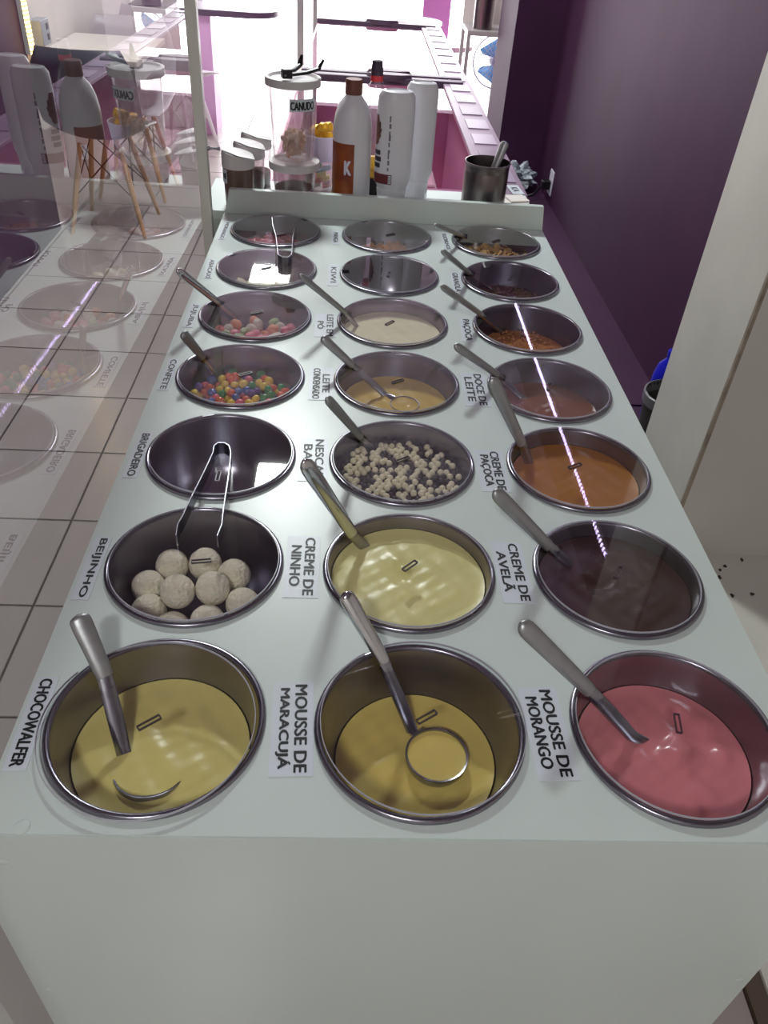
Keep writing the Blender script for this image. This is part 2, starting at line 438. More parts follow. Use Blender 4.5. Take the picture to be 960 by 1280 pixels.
# ------------------------------------------------------------------ contents
def filling(i, j, depth, col, name, label, cat, rough=.3, relief=.0008, dents=(), var=.06, sss=.15, dome=0.0, rr=None, fscale=18, spec=.5):
    c = centre(i, j); r = rr or rin(depth) - .0006; NR, NA = 22, 56; v = []; f = []
    rnd = random.Random(i * 10 + j); ph = [rnd.uniform(0, 6.28) for _ in range(6)]

    def hgt(x, y, q):
        z = relief * (math.sin(x * 90 + ph[0]) * math.sin(y * 110 + ph[1]) + .6 * math.sin(x * 210 + y * 140 + ph[2]) + .4 * math.sin(y * 330 - x * 240 + ph[3]))
        z = z * (1 - q ** 6) + .0016 * q ** 14 + dome * (1 - q * q)
        for dx, dy, dr, dh in dents: z += dh * math.exp(-((x - dx) ** 2 + (y - dy) ** 2) / dr ** 2)
        return z
    v.append((0, 0, hgt(0, 0, 0)))
    for a in range(1, NR + 1):
        for b in range(NA):
            q = a / NR; t = 2 * PI * b / NA; x, y = r * q * math.cos(t), r * q * math.sin(t); v.append((x, y, hgt(x, y, q)))
    for b in range(NA): f.append([0, 1 + b, 1 + (b + 1) % NA])
    for a in range(NR - 1):
        for b in range(NA):
            A = 1 + a * NA; B = A + NA; f.append([A + b, B + b, B + (b + 1) % NA, A + (b + 1) % NA])
    # underside follows the bowl
    last = 1 + (NR - 1) * NA; base = len(v); dd = min(depth + .012, .085)
    for b in range(NA):
        t = 2 * PI * b / NA; v.append(((rin(dd) - .002) * math.cos(t), (rin(dd) - .002) * math.sin(t), depth - dd))
    for b in range(NA): f.append([last + b, base + b, base + (b + 1) % NA, last + (b + 1) % NA])
    f.append([base + b for b in range(NA)][::-1])
    M = mat(name + '_material', col, rough, var=var, scale=fscale, sss=sss, bump=.05, bscale=60, spec=spec)
    loc = Vector((c.x, c.y, HZ - depth))
    o = bpy.data.objects.new(name, MB().add(v, f).mesh(name, M, ang=60)); C.objects.link(o); o.location = loc
    return tag(o, label, cat)


filling(0, 0, .042, (226, 212, 130), 'wafer_cream', 'pale yellow wafer cream filling a steel bowl', 'cream', dents=[(.02, -.02, .012, .0012), (-.02, .03, .02, -.001)])
filling(0, 1, .054, (226, 204, 110), 'passion_fruit_mousse', 'deep yellow passion fruit mousse in a steel bowl', 'mousse', relief=.001)
cc3 = Zp(850, 943, HZ - .037) - centre(0, 2)
filling(0, 2, .037, (222, 134, 140), 'strawberry_mousse', 'pink strawberry mousse in a steel bowl', 'mousse', rough=.22, relief=.0013, dents=[(cc3.x, cc3.y, .018, .022), (cc3.x, cc3.y, .027, -.0135), (.055, .035, .012, .007), (.035, .055, .009, .006), (-.06, -.01, .008, .005), (-.05, -.035, .006, .005), (.062, .0, .008, .005), (.02, .02, .008, .002), (.03, -.045, .01, .002)])
filling(1, 1, .014, (230, 222, 150), 'milk_cream', 'pale yellow milk cream filling a bowl nearly to the rim', 'cream', relief=.0007,
        dents=[(-.008, .003, .009, -.004), (-.010, .030, .006, .003), (-.004, .028, .006, -.0025), (-.002, .016, .006, .0035), (.010, -.004, .01, -.002), (-.02, .012, .008, -.0015)])
filling(1, 2, .016, (62, 38, 34), 'hazelnut_cream', 'dark brown hazelnut cream filling a bowl', 'cream', rough=.22, sss=0, dents=[(-.012, .0, .012, -.004), (-.0, -.012, .01, .002), (-.035, .02, .008, .0025), (-.022, .012, .007, .002)])
filling(2, 2, .020, (172, 114, 44), 'peanut_cream', 'orange brown peanut cream filling a bowl', 'cream', dents=[(-.05, .04, .015, .003)])
filling(3, 1, .036, (216, 184, 92), 'condensed_milk', 'glossy golden condensed milk low in a bowl', 'condensed milk', rough=.15, relief=.0006)
filling(3, 2, .036, (138, 84, 54), 'caramel_spread', 'brown caramel spread low in a bowl', 'caramel', rough=.2, relief=.001, dents=[(.0, -.02, .01, .003)])
filling(4, 1, .020, (226, 220, 188), 'milk_powder', 'flat ivory milk powder in a bowl', 'milk powder', rough=.9, relief=.0006, spec=.1)
pc = filling(4, 2, .044, (176, 116, 66), 'peanut_crumble_bed', 'fine orange brown peanut crumble at the bottom of a bowl', 'crumble', rough=.9, relief=.003, dents=[(.02, -.01, .03, .006)], var=.15, sss=0, spec=.1)
gr = filling(5, 2, .044, (92, 62, 44), 'granola_bed', 'dark brown granola at the bottom of a bowl', 'granola', rough=.9, relief=.003, var=.3, sss=0, spec=.1, fscale=90)


# ------------------------------------------------------------------ ladles
STEM = {}; SEGS = {}


def cup_mesh(r):
    pr = [(r, .0), (r * .985, -r * .22), (r * .86, -r * .52), (r * .62, -r * .74), (r * .3, -r * .84), (0, -r * .86)]
    inn = [(0, -r * .82), (r * .3, -r * .80), (r * .59, -r * .70), (r * .82, -r * .49), (r * .925, -r * .2), (r * .935, .0003)]
    return pr[::-1] + [(r * .99, .0008)] + inn[::-1]


def ladle(i, j, tip, notch, imm, depth, w, what, cup=None, cr=.029, tilt=0.0, ctilt=None, wn=.78, lift=0.0, shine=False, fill=None, sink=.012):
    c = centre(i, j)

    def inside(p, lim):                      # pull a point in until the stem clears the bowl wall
        q = Vector((p.x - c.x, p.y - c.y))
        if q.length > lim: q *= lim / q.length
        return Vector((c.x + q.x, c.y + q.y, p.z))
    N = inside(Zp(*notch, LZ + .006 + lift), .0875 - w * .25); I = inside(Zp(*imm, HZ - depth), rin(depth) - .004 - w * .38)
    T = near_ray(tip, N, N - I)
    if T.z < LZ + .02 or (T - N).length > .2:            # keep handles at a sensible length
        d_ = (N - I).normalized(); T = N + d_ * min(max((T - N).length, .06), .15)
    T2 = T * 1.0
    r_t = ray(*tip).normalized(); k = (T - CAM).dot(r_t); T = CAM + r_t * k   # put the tip on its view ray
    root = thing('serving_ladle', (N.x, N.y, N.z), 'stainless steel serving ladle with flat handle in ' + what, 'ladle', 'serving ladles')
    L = (T - N).length; ax = (T - N).normalized()
    tb_ = min(L, max(0, (LZ + .0026 + .0062 - N.z) / max(ax.z, .05))); dn = (I - N).normalized()
    STEM[(i, j)] = (N + dn * ((LZ - .002 - N.z) / dn.z), N + ax * tb_, w * wn)
    hp = []; hs = []
    for q, ww in ((0, .12), (.02, .55), (.05, .85), (.09, .98), (.2, 1), (.45, .93), (.75, .86), (.97, wn), (1.0, wn * .9)):
        hp.append(T.lerp(N, q)); hs.append((w / 2 * ww, .0046 * min(1, ww + .1)))
    face = ((CAM - N).normalized() + Vector((0, 0, .35))).normalized()
    MB().sweep(hp, hs, up=face).build('handle', MATS['polished_steel'] if shine else m_handle, root, ang=50)
    if cup is not None: cc = Zp(*cup[:2], HZ - depth + cup[2])
    else:
        dd = (I - N); dd.z = 0; dd.normalize(); cc = I + dd * (cr + .004); cc.z = HZ - depth - sink
        rv = Vector((cc.x - c.x, cc.y - c.y)); lim = min(rin(depth + sink + cr * z_) - cr * q_ for q_, z_ in ((1, 0), (.985, .22), (.86, .52), (.62, .74), (.3, .84))) - .003
        if rv.length > lim: rv *= lim / rv.length; cc.x, cc.y = c.x + rv.x, c.y + rv.y
    e = Vector((I.x - cc.x, I.y - cc.y, 0)); e = e.normalized() * (cr * .985); edge = cc + e
    SEGS[(i, j)] = [(N, I, .004 + w * .3), (I, edge, .004 + w * .3)]
    MB().sweep([N + ax * .004, N.lerp(I, .5), I, edge + Vector((0, 0, .001)), edge - Vector((0, 0, .008)) - e * .06], [(w * wn * .46, .0022), (w * .38, .002), (w * .34, .0018), (w * .32, .0016), (w * .2, .0012)], up=face).build('shaft', m_steel, root, ang=50)
    cb_ = MB().lathe(cup_mesh(cr), (0, 0, 0), 36)
    if ctilt:
        M_ = Matrix.Rotation(ctilt[0], 3, 'X') @ Matrix.Rotation(ctilt[1], 3, 'Y'); cb_.xf(lambda v: M_ @ v)
    cb_.xf(lambda v: v + cc)
    cb_.build('cup', m_steel, root, ang=50)
    if fill: MB().lathe([(0, -.0022), (cr * .5, -.0024), (cr * .85, -.0028), (cr * .928, -.0022), (cr * .9, -.008), (0, -.008)], cc, 32).build('portion', MATS[fill + '_material'], root, ang=60)
    return root


mat('polished_steel', (205, 207, 210), .14, 1.0)
ladle(0, 0, (97, 768), (132, 846), (155, 942), .042, 0.0205, 'pale yellow wafer cream', cup=(188, 964, -.003), cr=.034, ctilt=(-.26, 0))
ladle(0, 1, (430, 740), (481, 828), (516, 916), .054, 0.0172, 'deep yellow passion fruit mousse', cup=(546, 943, .013), cr=.031, shine=True, fill='passion_fruit_mousse')
ladle(0, 2, (650, 778), (732, 862), (792, 922), .037, 0.019, 'pink strawberry mousse', cup=(850, 943, -.010), cr=.026)
ladle(1, 1, (379, 575), (441, 668), (456, 684), .014, 0.019, 'pale yellow milk cream', shine=True, cr=.024)
ladle(1, 2, (617, 613), (682, 682), (711, 706), .016, 0.0182, 'dark brown hazelnut cream', cr=.024)
ladle(2, 1, (408, 497), (451, 546), (466, 562), .026, 0.0142, 'mixed cereal balls', cr=.018, sink=.022)
ladle(2, 2, (614, 472), (653, 556), (662, 580), .020, 0.0185, 'orange brown peanut cream', cr=.024)
ladle(3, 0, (228, 416), (254, 447), (268, 468), .030, 0.0165, 'colourful candy drops', cr=.018, sink=.026)
ladle(3, 1, (402, 421), (441, 457), (482, 494), .036, 0.0152, 'condensed milk', cup=(506, 505, .001), cr=.024)
ladle(3, 2, (568, 431), (617, 468), (652, 497), .036, 0.0145, 'brown caramel spread', cup=(690, 508, -.006), cr=.025)
ladle(4, 0, (221, 337), (273, 378), (292, 395), .032, 0.015, 'sugared gumdrops', cr=.014, sink=.036, shine=True)
ladle(4, 1, (374, 343), (431, 391), (446, 408), .020, 0.0122, 'ivory milk powder', cr=.024)
ladle(4, 2, (551, 357), (597, 393), (626, 414), .044, 0.0128, 'peanut crumble', cr=.018, sink=.006)
ladle(5, 2, (552, 313), (586, 341), (612, 360), .044, 0.0122, 'dark granola', cr=.018, sink=.006)
ladle(6, 2, (543, 281), (577, 294), (596, 305), .034, 0.0112, 'golden corn flakes', cr=.017, sink=.028)

# ------------------------------------------------------------------ lids
for i in range(7):
    for j in range(3):
        c = centre(i, j); w = WHAT[i][j]
        R = .0940 if (i, j) not in lid_off else .0965
        off = lid_off.get((i, j), (0, 0)); lc = Vector((c.x + off[0], c.y + off[1], LZ)); half, deep = .0085, .013
        if (i, j) in STEM:                   # the notch is cut where the ladle passes
            Pa, Pb, lw_ = STEM[(i, j)]; n = (Pa + Pb) / 2 - lc; n.z = 0; u = n.normalized(); sd = Vector((-u.y, u.x, 0))
            half = max(abs((Pa - lc).dot(sd)), abs((Pb - lc).dot(sd))) + lw_ / 2 + .0022
            deep = R - max(.05, min((Pa - lc).dot(u), (Pb - lc).dot(u)) - .0056)
        else: n = Zp(*NOTCH[i][j], LZ) - lc
        na = math.atan2(n.y, n.x); hw = math.asin(min(.6, half / R))
        pts = []
        K = 72
        for k in range(K + 1):
            a = na + hw + (2 * PI - 2 * hw) * k / K; pts.append((R * math.cos(a), R * math.sin(a)))
        for sgn in (-1, 1):
            a = na; q = Vector((math.cos(a), math.sin(a))) * (R - deep) + Vector((-math.sin(a), math.cos(a))) * (half * sgn); pts.append((q.x, q.y))
        lid = thing('acrylic_lid', (c.x + off[0], c.y + off[1], LZ), ('clear flat acrylic lid with notch over empty bowl, ' + w if w.startswith('nothing') else 'clear flat acrylic lid with notch over ' + w), 'lid', 'acrylic lids')
        dsc = MB().prism(pts, 0, .0026).build('disc', m_lidfog if (i, j) in FOG else m_lid, lid, off=(0, 0, 0))
        ring = [(R, 0), (R + .0004, .0013), (R, .0026)]
        MB().lathe([(R - .0003, .0002), (R + .0005, .0002), (R + .0005, .0024), (R - .0003, .0024)], n=72, a0=na + hw, a1=na + 2 * PI - hw).build('edge', mat('acrylic_edge', (176, 176, 186), .25), lid, off=(0, 0, 0))
        s_ = SLOT[i][j] or (273, 598)
        sp = Zp(*s_, LZ) - Vector(lid.location); sa = math.radians(SANG[i][j]); L_, W_ = .0215, .0048
        ca, sn = math.cos(sa), math.sin(sa)
        fr = MB()
        for dx, dy, lx, ly in ((0, W_ / 2, L_, .0011), (0, -W_ / 2, L_, .0011), (L_ / 2, 0, .0011, W_), (-L_ / 2, 0, .0011, W_)):
            fr.box((sp.x + dx * ca - dy * sn, sp.y + dx * sn + dy * ca, .0035), (lx, ly, .0022), sa)
        fr.build('tab', m_slot, lid, off=(0, 0, 0))

def pile(i, j, d0, r_item, layers, rnd, jitter=.25, shrink=0.0, tilt=0.0):
    """jittered hexagonal layers inside a bowl; top layer first"""
    c = centre(i, j); out = []
    for L in range(layers):
        d = d0 + L * r_item * 1.45; R = rin(d + r_item * .7) - r_item * 1.12 - shrink; RO = rin(d) - r_item * 1.05 - shrink; st = r_item * 2.02
        ny = int(RO / (st * .866)) + 1
        for a in range(-ny, ny + 1):
            for b in range(-ny - 2, ny + 3):
                x = b * st + (st / 2 if a % 2 else 0) + L * r_item + rnd.uniform(-1, 1) * r_item * jitter; y = a * st * .866 + rnd.uniform(-1, 1) * r_item * jitter
                if x * x + y * y > RO * RO: continue
                x *= R / RO; y *= R / RO
                p = Vector((c.x + x, c.y + y, HZ - d + rnd.uniform(-.35, .35) * r_item - tilt * y))
                for A, B, cl in SEGS.get((i, j), ()):            # pieces lie beside the ladle stem, not in it
                    ab = B - A; t_ = max(0, min(1, (p - A).dot(ab) / ab.length_squared)); g = p - (A + ab * t_); need = r_item * 1.05 + cl
                    if g.length < need:
                        g2 = Vector((g.x, g.y, 0)); g2 = g2.normalized() if g2.length > 1e-5 else Vector((1, 0, 0)); p = p + g2 * (need - g.length)
                q = Vector((p.x - c.x, p.y - c.y))
                if q.length > R: q *= R / q.length; p = Vector((c.x + q.x, c.y + q.y, p.z))
                out.append((L, p))
    return out


# candy drops
rnd = random.Random(3)
cols = dict(red=(200, 40, 40), orange=(232, 96, 36), yellow=(240, 200, 44), green=(40, 140, 60), blue=(50, 90, 160), purple=(110, 70, 150), pink=(226, 90, 110))
cm = {k: MB().sphere((0, 0, 0), .0078, 12, 8, (1, .92, .72)).mesh('candy_drop', mat('candy_shell_' + k, v, .25, coat=.3)) for k, v in cols.items()}
for L, p in pile(3, 0, .031, .0078, 2, rnd, .25):
    if L == 0 and rnd.random() < .30: continue
    k = rnd.choice(['red', 'orange', 'orange', 'yellow', 'yellow', 'green', 'blue', 'purple', 'pink'])
    o = place('candy_drop', cm[k], p, rot=(rnd.uniform(-.9, .9), rnd.uniform(-.9, .9), rnd.uniform(0, 3)))
    tag(o, k + ' sugar-coated candy drop in the bowl of mixed candies', 'candy', 'candy drops, ' + k)
# cereal balls
m_cb = mat('cream_cereal', (232, 222, 190), .55, var=.06, scale=200); m_db = mat('dark_cereal', (44, 30, 36), .45)
cb = MB().sphere((0, 0, 0), .0047, 10, 7).mesh('cereal_ball', m_cb); db = MB().sphere((0, 0, 0), .0047, 10, 7).mesh('cereal_ball', m_db)
n = 0; rest = MB(); balls = pile(2, 1, .022, .0050, 2, rnd, .28)
rnd.shuffle(balls); balls.sort(key=lambda t_: t_[0])
for L, p in balls:
    light = rnd.random() < (.64 if L == 0 else .12)
    if L == 0 and rnd.random() < .06: continue
    if n < 299 and (L == 0):
        n += 1
        o = place('cereal_ball', cb if light else db, p + Vector((0, 0, .0012 if light else -.0005)))
        tag(o, ('cream' if light else 'dark chocolate') + ' coloured cereal ball in the mixed cereal bowl', 'cereal', 'cereal balls, ' + ('cream' if light else 'dark'))
    else: rest.sphere(p, .0050, 8, 5)
st = single('cereal_ball_bed', rest, m_db, centre(2, 1) + Vector((0, 0, -.035)), 'dark chocolate cereal balls forming the lower bed of the cereal bowl', 'cereal'); st['kind'] = 'stuff'
# coconut sweets
m_coco = mat('coconut_sweet', (246, 238, 214), .75, var=.07, scale=60, bump=.6, bscale=260, sss=.2)
RS = .0197; cc = centre(1, 0); P_ = []
for px, py, d in [(210, 711, .055), (250, 703, .053), (288, 713, .055), (176, 727, .057), (181, 751, .056), (221, 745, .046), (258, 739, .046), (298, 749, .056), (214, 769, .057), (257, 768, .057)]:
    d -= .013; p = Zp(px, py, HZ - d + .006); p.z = HZ - d; P_.append(p)
for it in range(160):                        # settle the pile: no ball inside another or in the bowl wall
    for a in range(len(P_)):
        for b_ in range(a):
            g = P_[a] - P_[b_]; ov = RS * 1.99 - g.length
            if ov > 0: g.normalize(); P_[a] = P_[a] + g * ov * .5; P_[b_] = P_[b_] - g * ov * .5
        d = HZ - P_[a].z; lim = min(rin(min(.0914, d + RS * math.sin(f_))) - RS * math.cos(f_) for f_ in (-.6, -.2, .2, .5, .8, 1.1)) - .0006
        q = Vector((P_[a].x - cc.x, P_[a].y - cc.y))
        if q.length > lim > 0: q *= lim / q.length; P_[a] = Vector((cc.x + q.x, cc.y + q.y, P_[a].z))
        P_[a].z = min(max(P_[a].z, HZ - .0895 + RS), HZ - .028)
for q, p in enumerate(P_):
    b = bmesh.new(); bmesh.ops.create_icosphere(b, subdivisions=4, radius=RS); rr_ = random.Random(q)
    o3 = Vector((rr_.uniform(0, 9), rr_.uniform(0, 9), rr_.uniform(0, 9)))
    for v in b.verts:
        nd = v.co.normalized(); v.co *= 1 + .022 * noise.noise(nd * 2 + o3) + .018 * noise.noise(nd * 9 + o3) + .012 * noise.noise(nd * 24 + o3)
    me = bpy.data.meshes.new('coconut_sweet'); b.to_mesh(me); b.free(); me.shade_smooth(); me.materials.append(m_coco)
    tag(place('coconut_sweet', me, p), 'round pale coconut sweet with grated coating in a steel bowl', 'sweet', 'coconut sweets in one bowl')
# gumdrops
gc = [('pink', (232, 130, 150)), ('orange', (236, 150, 96)), ('red', (220, 84, 84)), ('green', (176, 196, 140)), ('white', (226, 216, 200))]
gm = {k: MB().lathe([(0, .009), (.005, .0085), (.0085, .004), (.0095, -.002), (.0095, -.007), (.008, -.009), (0, -.009)], n=12).mesh('gumdrop', mat('gumdrop_' + k, v, .5, var=.08, scale=200, bump=.3, bscale=500, sss=.3)) for k, v in gc}
for L, p in pile(4, 0, .034, .0105, 2, rnd, .35):
    if L == 0 and rnd.random() < .2: continue
    k = rnd.choice(['pink', 'pink', 'orange', 'orange', 'red', 'green', 'white'])
    tag(place('gumdrop', gm[k], p, rot=(rnd.uniform(-1.2, 1.2), rnd.uniform(-1.2, 1.2), 0)), k + ' sugared gumdrop in the steel bowl of gumdrops', 'sweet', 'gumdrops, ' + k)


def chunk_mesh(name, M, seed, s):
    b = bmesh.new(); bmesh.ops.create_cube(b, size=2 * s); bmesh.ops.subdivide_edges(b, edges=b.edges[:], cuts=2, use_grid_fill=True); r2 = random.Random(seed); o3 = Vector((r2.uniform(0, 9),) * 3)
    for v in b.verts:
        v.co = v.co.lerp(v.co.normalized() * s * 1.25, .5); v.co *= 1 + .28 * noise.noise(v.co / s + o3)
    me = bpy.data.meshes.new(name); b.to_mesh(me); b.free(); me.shade_smooth(); me.materials.append(M); return me


for (i, j, nm, col, d0, r_, lay, lab) in ((5, 0, 'pineapple_chunk', (228, 220, 180), .046, .013, 2, 'pale yellow pineapple chunk in a bowl'), (6, 0, 'strawberry_piece', (196, 60, 84), .040, .013, 2, 'pinkish red strawberry piece in a bowl'), (6, 1, 'mango_piece', (222, 150, 60), .042, .011, 2, 'orange mango piece in a bowl')):
    M = mat(nm + '_flesh', col, .3, var=.12, scale=60, sss=.3); ms = [chunk_mesh(nm, M, q, r_ * .8) for q in range(3)]
    for L, p in pile(i, j, d0, r_, lay, rnd, .4):
        tag(place(nm, rnd.choice(ms), p, rot=(rnd.uniform(0, 3), rnd.uniform(0, 3), rnd.uniform(0, 3))), lab, 'fruit', nm.replace('_', ' ') + 's')
fm = []
for q in range(4):
    r2 = random.Random(q); fb = MB(); pts = []
    for k in range(8):
        a = 2 * PI * k / 8; rr_ = .009 * r2.uniform(.7, 1.2); pts.append((rr_ * math.cos(a), rr_ * math.sin(a)))
    fb.prism(pts, 0, .0014); fb.xf(lambda v: (v.x, v.y, v.z + 22 * v.x * v.x + 9 * v.x * v.y)); fm.append(fb.mesh('corn_flake', mat('toasted_flake', (216, 178, 112), .6, var=.15, scale=90)))
for L, p in pile(6, 2, .032, .0085, 2, rnd, .6):
    tag(place('corn_flake', rnd.choice(fm), p, rot=(rnd.uniform(-.8, .8), rnd.uniform(-.8, .8), rnd.uniform(0, 6))), 'golden toasted corn flake in the bowl', 'cereal', 'corn flakes')
# granola and peanut crumbs: too small to pick apart
for (i, j, d, col, nm, lab) in ((5, 2, .044, (112, 78, 52), 'granola_crumbs', 'small brown granola crumbs lying loose in a bowl'), (4, 2, .043, (190, 130, 78), 'peanut_crumbs', 'small peanut crumbs lying loose in a bowl')):
    mb = MB(); c = centre(i, j)
    for q in range(260):
        a = rnd.uniform(0, 2 * PI); rr_ = math.sqrt(rnd.random()) * (rin(d) - .008); mb.sphere((c.x + rr_ * math.cos(a), c.y + rr_ * math.sin(a), HZ - d + .004 + rnd.uniform(0, .003)), rnd.uniform(.0012, .0034), 5, 4, (1, rnd.uniform(.6, 1), .7))
    o = single(nm, mb, mat(nm + '_m', col, .8, var=.3, scale=150), (c.x, c.y, HZ - d), lab, 'crumbs'); o['kind'] = 'stuff'

# ------------------------------------------------------------------ tongs
def tongs(name, hinge, arms, z, hz, label, mats, tz=None):
    r0 = Zp(*hinge, z); t = thing(name, (r0.x, r0.y, z - hz), label, 'tongs')

    def band(pp, nm, M, h1=1.0):
        P3 = [Zp(a, b, z + dz) for a, b, dz in pp]; q = []
        for a, b in zip(P3, P3[1:]): q += [a.lerp(b, k / 4) for k in range(4)]
        q.append(P3[-1]); n_ = len(q); v = []; f = []
        for k, p in enumerate(q):
            tt = (q[min(k + 1, n_ - 1)] - q[max(k - 1, 0)]); s_ = Vector((-tt.y, tt.x, 0)).normalized() * .0009
            h = hz * (1 + (h1 - 1) * k / (n_ - 1))
            v += [p - s_ - Vector((0, 0, h)), p + s_ - Vector((0, 0, h)), p + s_ + Vector((0, 0, h)), p - s_ + Vector((0, 0, h))]
        for k in range(n_ - 1):
            for e in range(4): f.append([k * 4 + e, k * 4 + (e + 1) % 4, k * 4 + 4 + (e + 1) % 4, k * 4 + 4 + e])
        f += [[3, 2, 1, 0], [(n_ - 1) * 4 + e for e in range(4)]]
        MB().add(v, f).build(nm, M, t, .0004)
    band(arms[0], 'arm', mats[0]); band(arms[1], 'arm', mats[1]); band(arms[2], 'spring_bend', mats[2])


m_dsteel = m_steel
tongs('serving_tongs', (278, 566), [[(267, 572, 0), (256, 596, 0), (240, 628, 0), (229, 652, 0), (223, 662, 0), (221, 676, 0)],
                                    [(289, 572, 0), (287, 596, 0), (282, 628, 0), (279, 650, 0), (278, 662, 0), (272, 677, 0)],
                                    [(267, 572, 0), (268, 564, 0), (273, 560, 0), (281, 560, 0), (287, 564, 0), (289, 572, 0)]], LZ + .0026 + .009, .009,
      'steel serving tongs lying across the empty bowl towards the coconut sweets', [m_dsteel, m_steel, m_dsteel])
tongs('serving_tongs', (356, 322), [[(347, 318, 0), (345, 300, 0), (341, 286, 0), (340, 277, 0)], [(365, 318, 0), (366, 302, 0), (369, 288, 0), (370, 277, 0)],
                                    [(347, 318, 0), (348, 324, 0), (353, 327, 0), (360, 327, 0), (364, 324, 0), (365, 318, 0)]], LZ + .0026 + .0095, .0095,
      'small steel tongs bridging the strawberry and pineapple bowls', [m_steel, m_steel, m_steel])

# ------------------------------------------------------------------ name tags
TAGS = [('CHOCOWALFER', (47, 846), (75, 846), (2, 963), (33, 964)), ('BEIJINHO', (120, 672), (141, 671), (87, 750), (111, 750)), ('BRIGADEIRO', (175, 541), (193, 541), (153, 597), (171, 598)),
        ('CONFETE', (211, 449), (226, 449), (196, 488), (210, 488)), ('JUJUBA', (240, 380), (253, 381), (227, 409), (242, 410)), ('ABACAXI', (261, 324), (271, 325), (254, 348), (265, 349)), ('MORANGO', (281, 278), (289, 278), (272, 299), (281, 300)),
        ('MOUSSE DE\nMARACUJÁ', (341, 852), (393, 855), (335, 971), (392, 971)), ('CREME DE\nNINHO', (359, 670), (402, 671), (352, 747), (398, 748)), ('NESCAU\nBALL', (375, 549), (411, 548), (371, 602), (410, 602)),
        ('LEITE\nCONDENSADO', (387, 460), (418, 460), (385, 500), (416, 501)), ('LEITE EM\nPÓ', (394, 393), (421, 393), (392, 421), (421, 422)), ('KIWI', (411, 331), (424, 331), (410, 357), (422, 358)), ('MANGA', (415, 289), (425, 289), (414, 306), (425, 306)),
        ('MOUSSE DE\nMORANGO', (645, 860), (694, 860), (672, 976), (727, 976)), ('CREME DE\nAVELÃ', (612, 679), (650, 677), (629, 755), (671, 754)), ('CREME DE\nPAÇOCA', (592, 565), (626, 562), (602, 615), (640, 615)),
        ('DOCE DE\nLEITE', (573, 467), (606, 467), (583, 509), (614, 508)), ('PAÇOCA', (575, 400), (590, 398), (580, 427), (595, 428)), ('GRANOLA', (562, 341), (574, 341), (567, 366), (580, 366)), ('SUCRILHOS', (550, 292), (559, 292), (557, 313), (566, 313))]
for q, (txt, tl, tr, bl, br) in enumerate(TAGS):
    P4 = [Zp(*p, HZ) for p in (tl, tr, bl, br)]; c = sum(P4, Vector()) / 4; u = (P4[2] - P4[0]) + (P4[3] - P4[1]); ln = u.length / 2
    wd_ = ((P4[1] - P4[0]).length + (P4[3] - P4[2]).length) / 2 * .97; ang = math.atan2(u.y, u.x)
    bname = txt.replace('\n', ' ')
    bc = centre(q % 7, q // 7); gap_ = (bc.x - .1002) - (c.x + wd_ / 2)      # keep the paper off the bowl rim
    if txt in ('JUJUBA', 'PAÇOCA') and gap_ < 0: c.x += max(gap_, -.006)
    two = '\n' in txt
    w = WHAT[q % 7][q // 7]
    nice = ('white paper name tag reading %s beside an empty bowl' % bname) if w.startswith('nothing') else 'white paper name tag with black capitals beside the bowl of ' + w
    t = thing('name_tag', (c.x, c.y, HZ), nice, 'label', 'printed name tags', ang)
    MB().box((0, 0, .0004), (ln, wd_, .0006)).build('paper', m_paper, t, off=(0, 0, 0))
    long_ = max(len(s) for s in txt.split('\n'))
    lw = ln * (.93 if long_ > 5 else .72); lh = wd_ * (.72 if two else .54)
    if two:
        ls = txt.split('\n'); gap = wd_ * .40; mx = max(len(ls[0]), len(ls[1]))
        for k_, s in enumerate(ls):
            me = text_mesh(s, lw * (len(s) / mx) ** .75, wd_ * .29 * (1.18 if any(ch in s for ch in 'ÁÓÃÇ') else 1), 'lettering', m_ink)
            place('lettering', me, (0, (gap / 2 if k_ == 0 else -gap / 2), .0008), t)
    else:
        place('lettering', text_mesh(txt, lw, lh * (1.15 if 'Ç' in txt else 1), 'lettering', m_ink), (0, 0, .0008), t)

# ------------------------------------------------------------------ glass partition on the left
GA, GB = Vector((-.333, .15, 0)), Vector((-.3130, 1.68, 0)); gd = (GB - GA).normalized(); ga = math.atan2(gd.y, gd.x); gl_ = (GB - GA).length; gm_ = (GA + GB) / 2
gt = thing('glass_partition', (gm_.x, gm_.y, 0), 'tall clear glass partition with a white corner post beside the counter', 'partition')
MB().box((gm_.x, gm_.y, 1.2), (gl_, .002, 2.36), ga).build('pane', m_pane, gt)
MB().box((-.319, 1.79, 1.2), (.022, .024, 2.4)).build('post', m_alu, gt, .001)
MB().box((gm_.x, gm_.y, .01), (gl_, .02, .02), ga).build('sill', m_alu, gt)
kp = Yp(258, 185, 1.79)
MB().lathe([(0, 0), (.005, 0), (.005, .004), (.0025, .005), (.0025, .02), (.004, .021), (.004, .026), (0, .026)], n=16).xf(lambda v: (-.307 + v.z, 1.79 + v.x, kp.z + v.y)).build('bolt', m_steel, gt)

# ------------------------------------------------------------------ rear shelf and the things on it
SH = .84
sh = thing('rear_shelf', (.08, 1.97, 0), 'white shelf behind the backsplash carrying sauce bottles', 'shelf')
MB().box2((-.345, YB + .013, SH - .02), (.452, 2.10, SH)).build('board', m_white, sh, .001)
MB().box2((-.33, YB + .03, 0), (.44, 2.08, SH - .02)).build('cabinet', m_front, sh)
m_bottle = mat('white_hdpe', (226, 226, 232), .35, sss=.05)
m_cap = mat('brown_cap', (120, 70, 58), .45)
Sx = lambda px, y, py=230: Yp(px, py, y).x


def arc_patch(mb, c, r, z0, z1, a0, a1, sx=1, sy=1, n=10):
    return mb.lathe([(r, z0), (r, z1)], (c[0], c[1], c[2]), n, sx, sy, a0, a1)


